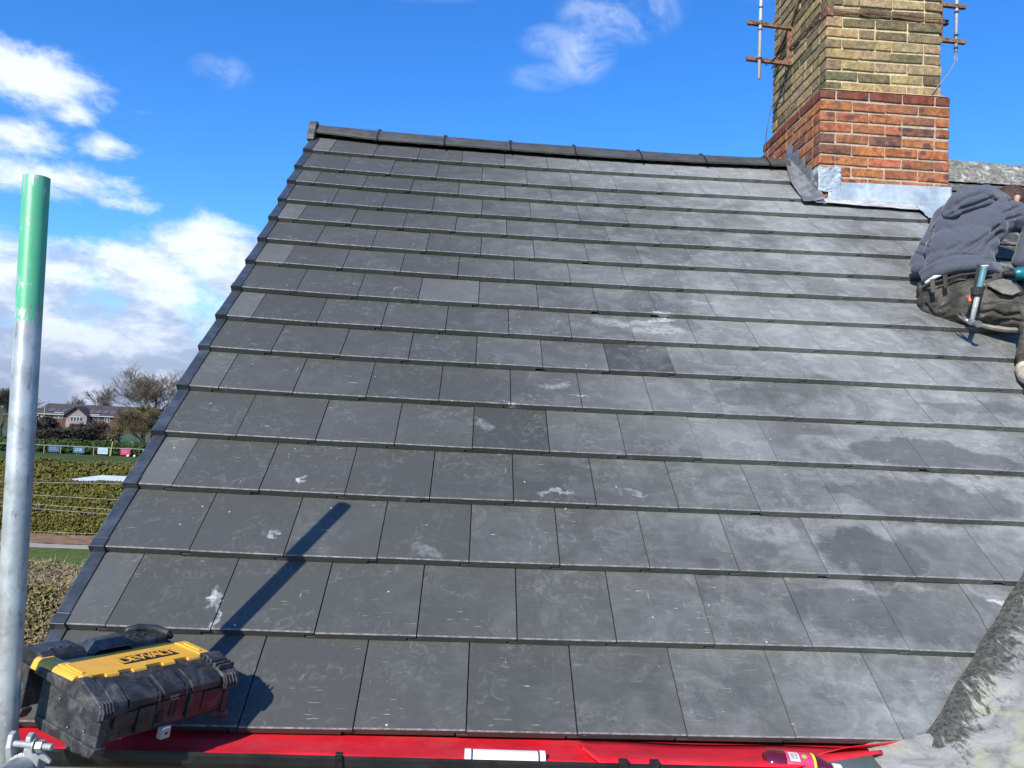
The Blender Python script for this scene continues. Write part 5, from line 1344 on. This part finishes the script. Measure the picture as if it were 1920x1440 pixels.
# bare trees
bark = plain('bark', (.085, .07, .05), .95, 0, .3, 3, .5, .02); twigm = plain('twig_bark', (.105, .082, .056), .95, 0, .3, 2); twigd = plain('twig_dark', (.075, .06, .045), .95, 0, .3, 2); twigo = plain('twig_olive', (.125, .10, .045), .95, 0, .3, 2)
def tree(name, label, base, H, spread, seed, tw, dens=1.0, trunkh=.22, up=.5, twig_r=.022, group=None, levels=6, forks=3, width=None):
    rnd = random.Random(seed); root = empty(name, base, label, 'tree', group); tm_, bm_ = MB(), MB()
    def grow(p, d, L, r, lv):
        pts, rs = [p], [r]; q = p; dd_ = d.copy(); n = 4
        for k in range(n):
            dd_ = (dd_+Vector((rnd.gauss(0, .13), rnd.gauss(0, .13), rnd.gauss(0, .09)+.05*up))).normalized(); q = q+dd_*(L/n); pts.append(q); rs.append(lerp(r, r*.62, (k+1)/n))
        (tm_ if lv < 3 else bm_).tube(pts, rs, 7 if lv < 2 else (4 if lv < 4 else 3), False)
        if lv >= levels: return
        m = forks+(1 if lv > 1 and rnd.random() < .6*dens else 0)+(1 if lv > 2 and rnd.random() < dens*.8 else 0)
        for k in range(m):
            t = 1.0 if k == 0 else rnd.uniform(.35, 1.0); i = min(n-1, int(t*n)); pp = pts[i].lerp(pts[i+1], t*n-i) if t < 1 else pts[-1]
            ang = rnd.uniform(.30, .80) if k else rnd.uniform(.05, .35); axis = Matrix.Rotation(rnd.uniform(0, 6.28), 3, dd_) @ dd_.orthogonal().normalized()
            nd = (Matrix.Rotation(ang*spread, 3, axis) @ dd_); nd.z += .10*up; nd.normalize()
            grow(pp, nd, L*rnd.uniform(.62, .86), max(twig_r*.4, rs[-1]*(.85 if k == 0 else rnd.uniform(.5, .75))), lv+1)
    L0 = H*trunkh; grow(Vector(base), Vector((rnd.gauss(0, .04), 0, 1)).normalized(), L0, H*.026, 0)
    zs = [v[2] for v in bm_.v]; xs_ = sorted(v[0]-base[0] for v in bm_.v); kz = H/(max(zs)-base[2]); kx = kz
    if width: kx = width/(xs_[int(.985*len(xs_))]-xs_[int(.015*len(xs_))])
    for m__ in (tm_, bm_): m__.v = [(base[0]+(v[0]-base[0])*kx, base[1]+(v[1]-base[1])*kx, base[2]+(v[2]-base[2])*kz) for v in m__.v]
    tm_.build('trunk', bark, root, fix=False); bm_.build('crown', tw, root, fix=False)
    return root
def at_ground(px, y): p = aty(px, 800, y); return Vector((p.x, y, GZ))
def top_h(px, py, y): return aty(px, py, y).z-GZ
W_ = lambda px, y: px/F0*(y+2.1)
tree('bare_tree', 'largest bare tree, wide round crown rising above the roofs against the gable', at_ground(280, 112), top_h(286, 680, 112), .95, 4, twigm, .6, .30, 1.0, .026, levels=7, width=W_(132, 112))
tree('bare_tree', 'small bare tree showing thin twigs above the far roof ridge', at_ground(174, 175), top_h(174, 718, 175), .8, 9, twigm, .5, .30, .9, .045, levels=6, width=W_(48, 175))
tree('bare_tree', 'bare tree at the left edge of the photo, left of the pole', at_ground(0, 118), top_h(2, 722, 118), .8, 14, twigd, .8, .28, .9, .03, levels=7, width=W_(60, 118))
tree('bare_tree', 'olive brown twiggy tree low in front of the large bare tree', at_ground(272, 104), top_h(262, 752, 104), 1.15, 23, twigo, 1.0, .20, .5, .022, levels=7, width=W_(76, 104))
tree('bare_tree', 'very faint thin bare tree left of the small one above the far roofs', at_ground(138, 200), top_h(140, 738, 200), .9, 31, twigd, .5, .3, .8, .03, levels=6, width=W_(34, 200))
tree('shrub_tree', 'dark dense leafless bush just right of the pole below the far roofs', at_ground(84, 103), top_h(88, 778, 103), 1.35, 41, twigd, 1.6, .12, .3, .03, levels=7, forks=3, width=W_(80, 103))
tree('shrub_tree', 'dark leafless bush in front of the far gabled house', at_ground(134, 105), top_h(128, 789, 105), 1.35, 44, twigd, 1.4, .12, .3, .03, levels=7, forks=3, width=W_(46, 105))
tree('shrub_tree', 'brown leafless bush right of the gabled house, before its brick wall', at_ground(186, 106), top_h(192, 787, 106), 1.3, 47, twigm, 1.0, .14, .4, .03, levels=7, width=W_(62, 106))
tree('shrub_tree', 'brown leafless bush half hidden by the verge at the foot of the large tree', at_ground(312, 106), top_h(310, 780, 106), 1.3, 52, twigo, 1.1, .14, .4, .03, levels=7, width=W_(60, 106))
# far terrace
rfm = plain('far_roof', (.060, .045, .040), .9, 0, .2, .5); brm = plain('far_brick', (.105, .048, .034), .9, 0, .3, .4); wh = plain('far_white', (.36, .36, .35), .6); gl = plain('far_glass', (.04, .05, .06), .2); pan = plain('roof_light_panel', (.10, .10, .105), .4); cld = plain('gable_cladding', (.24, .20, .19), .8, 0, .2, .8)
YH = 160
def terrace(px0, px1, pyr, pye, lab, wins, panels, gable=None):
    a, b = aty(px0, pyr, YH), aty(px1, pyr, YH); ze = aty(px0, pye, YH-5).z; zr = aty(px0, pyr, YH).z
    t = empty('terrace_house', ((a.x+b.x)/2, YH, GZ), lab, 'building', 'brown roofed buildings beyond the field')
    mb = MB(); mb.box(((a.x+b.x)/2, YH, (GZ+ze)/2), (b.x-a.x, 9.6, ze-GZ)); mb.build('wall', brm, t)
    mb = MB(); mb.add([(a.x-.3, YH-5.2, ze-.1), (b.x+.3, YH-5.2, ze-.1), (b.x+.3, YH, zr), (a.x-.3, YH, zr), (b.x+.3, YH+5.2, ze-.1), (a.x-.3, YH+5.2, ze-.1)], [(0, 1, 2, 3), (3, 2, 4, 5), (0, 3, 5), (1, 4, 2)])
    rf = mb.build('roof', rfm, t)
    mb = MB(); mb.box(((a.x+b.x)/2, YH-5.25, ze-.15), (b.x-a.x+.6, .08, .18)); mb.build('gutter_board', wh, rf)
    for q in panels:
        p = aty(q, (pyr+pye)/2, YH-3); mb = MB(); n = Vector((0, -(zr-ze), 5.2)).normalized(); s = Vector((0, 5.2, zr-ze)).normalized()
        c = Vector((p.x, YH-3.4, 0)); c.z = ze-.1+(5.2-3.4)/5.2*(zr-ze+.1)+.06
        u = Vector((.75, 0, 0)); v = s*.75; mb.add([c-u-v, c+u-v, c+u+v, c-u+v, c-u-v+n*.08, c+u-v+n*.08, c+u+v+n*.08, c-u+v+n*.08], [(4, 5, 6, 7), (0, 1, 5, 4), (1, 2, 6, 5), (2, 3, 7, 6), (3, 0, 4, 7)]); mb.build('roof_light', pan, rf)
    for (w0, w1, wy) in wins:
        p, q = aty(w0, wy, YH-4.85), aty(w1, wy, YH-4.85); mb = MB(); mb.box(((p.x+q.x)/2, YH-4.85, p.z), (q.x-p.x, .12, 1.25)); w_ = mb.build('window', wh, t)
        n = max(2, int((q.x-p.x)/.9)); mb = MB()
        for k in range(n):
            xw = (q.x-p.x)/n; mb.box((p.x+xw*(k+.5), YH-4.93, p.z), (xw-.22, .06, .95))
        mb.build('pane', gl, w_)
    if gable:
        gx0, gx1, gyt, gyb = gable; p, q = aty(gx0, gyb, YH-6.4), aty(gx1, gyb, YH-6.4); zt = aty((gx0+gx1)/2, gyt, YH-6.4).z
        mb = MB(); xm = (p.x+q.x)/2
        mb.prism([(p.x, GZ), (q.x, GZ), (q.x, p.z), (xm, zt), (p.x, p.z)], YH-6.4, YH-3, fn=lambda t_, a_, b_: Vector((a_, t_, b_))); gb = mb.build('gable', cld, t)
        mb = MB()
        for s, e in (((p.x-.3, p.z-.15), (xm, zt+.1)), ((q.x+.3, p.z-.15), (xm, zt+.1))): mb.bar((s[0], YH-5, s[1]), (e[0], YH-5, e[1]), 4.0, .12, up=(0, 0, 1))
        mb.build('gable_roof', rfm, gb)
        c0, c1 = aty(gx0+8, gyb+7, YH-6.45), aty(gx1-8, gyb+7, YH-6.45); mb = MB(); mb.box(((c0.x+c1.x)/2, YH-6.45, c0.z), (c1.x-c0.x, .1, 1.0)); w_ = mb.build('window', wh, gb)
        mb = MB()
        for k in range(4): xw = (c1.x-c0.x)/4; mb.box((c0.x+xw*(k+.5), YH-6.52, c0.z), (xw-.2, .05, .72))
        mb.build('pane', gl, w_)
terrace(94, 262, 756, 775, 'long brown roofed brick building with a pale gable beyond the playing field', [(102, 119, 778), (165, 186, 782), (196, 206, 786)], [102, 112, 122, 175, 186, 202, 213], (124, 163, 763, 778))
terrace(40, 98, 763, 776, 'lower brown roofed building just right of the pole, left end of the far row', [(72, 84, 785)], [60, 70])
terrace(262, 340, 765, 778, 'brown roofed building behind the large bare tree at the right end of the far row', [(280, 292, 784), (300, 312, 784)], [290])
mb = MB(); mb.add([(-150, 141, GZ), (30, 141, GZ), (30, 141, GZ+1.5), (-150, 141, GZ+1.5), (-150, 141.1, GZ), (30, 141.1, GZ), (30, 141.1, GZ+1.5), (-150, 141.1, GZ+1.5)], [(0, 1, 2, 3), (5, 4, 7, 6), (3, 2, 6, 7)])
tag(mb.build('green_fence', plain('green_mesh', (.03, .07, .05), .8, 0, .3, 1), None), 'low dark green fence behind the parked cars', 'fence')
# parked cars: coachwork lofted along the car, dark glasshouse, wheels, lamps
def make_car(loc, c, lab, L=4.2):
    t = empty('parked_car', loc, lab, 'car', 'cars parked beyond the far hedge'); x0, y0, z0 = loc
    body = [(-.5*L, .35), (-.5*L, .75), (-.47*L, .92), (-.30*L, .96), (.10*L, .96), (.25*L, .90), (.47*L, .72), (.5*L, .55), (.5*L, .3), (.40*L, .22), (-.42*L, .22)]
    mb = MB(); mb.prism(body, -.85, .85, fn=lambda q, a, b: Vector((x0+a, y0+q, z0+b))); mb.build('body', plain('car_paint', c, .25, 0, .03, 2), t, bevel=.06, seg=3)
    gh = [(-.42*L, .94), (-.33*L, 1.36), (-.20*L, 1.45), (.02*L, 1.43), (.20*L, .94)]
    mb = MB(); mb.prism(gh, -.72, .72, fn=lambda q, a, b: Vector((x0+a, y0+q*(1-.14*(b-.94)/.5), z0+b))); mb.build('window', gl, t, bevel=.03)
    mb = MB(); mb.prism([(-.33*L, 1.37), (-.20*L, 1.46), (.02*L, 1.44), (.03*L, 1.40), (-.20*L, 1.42), (-.32*L, 1.34)], -.60, .60, fn=lambda q, a, b: Vector((x0+a, y0+q, z0+b))); mb.build('roof_panel', plain('car_paint', c, .25, 0, .03, 2), t)
    for sx in (-.31, .31):
        for sy in (-.84, .84):
            mb = MB(); mb.tube([(x0+sx*L, y0+sy-.09, z0+.31), (x0+sx*L, y0+sy+.09, z0+.31)], .31, 16); w_ = mb.build('wheel', M['blackpl'], t)
            mb = MB(); mb.tube([(x0+sx*L, y0+sy-.10, z0+.31), (x0+sx*L, y0+sy+.10, z0+.31)], .18, 12); mb.build('rim', M['zinc'], w_)
    for sy in (-.62, .62):
        mb = MB(); mb.box((x0+.485*L, y0+sy, z0+.64), (.08, .3, .12)); mb.build('headlight', wh, t, bevel=.02)
for px, y_, c, lab in ((96, 131, (.62, .62, .62), 'white car seen over the hedge, leftmost parked one'), (117, 131, (.5, .51, .53), 'silver car seen over the hedge between two white ones'), (133, 131, (.14, .15, .17), 'dark grey car over the hedge below the gable'),
                       (152, 131, (.7, .7, .7), 'bright white car over the hedge right of the dark one'), (169, 131, (.66, .66, .66), 'white car over the hedge before the green fence'), (202, 131, (.6, .61, .62), 'pale car standing apart to the right, over the hedge')):
    p = aty(px, 820, y_); make_car((p.x, y_, GZ), c, lab)
p = aty(85, 752, 150); lamp = empty('street_lamp', (p.x, 150, GZ), 'thin pale street lamp left of the far brown roof', 'street lamp')
mb = MB(); mb.tube([(p.x, 150, GZ), (p.x, 150, p.z)], [.10, .06], 8); mb.build('pole', wh, lamp)
mb = MB(); mb.bar((p.x-.45, 150, p.z+.05), (p.x+.55, 150, p.z+.12), .28, .14); mb.build('lamp_head', wh, lamp, bevel=.03)
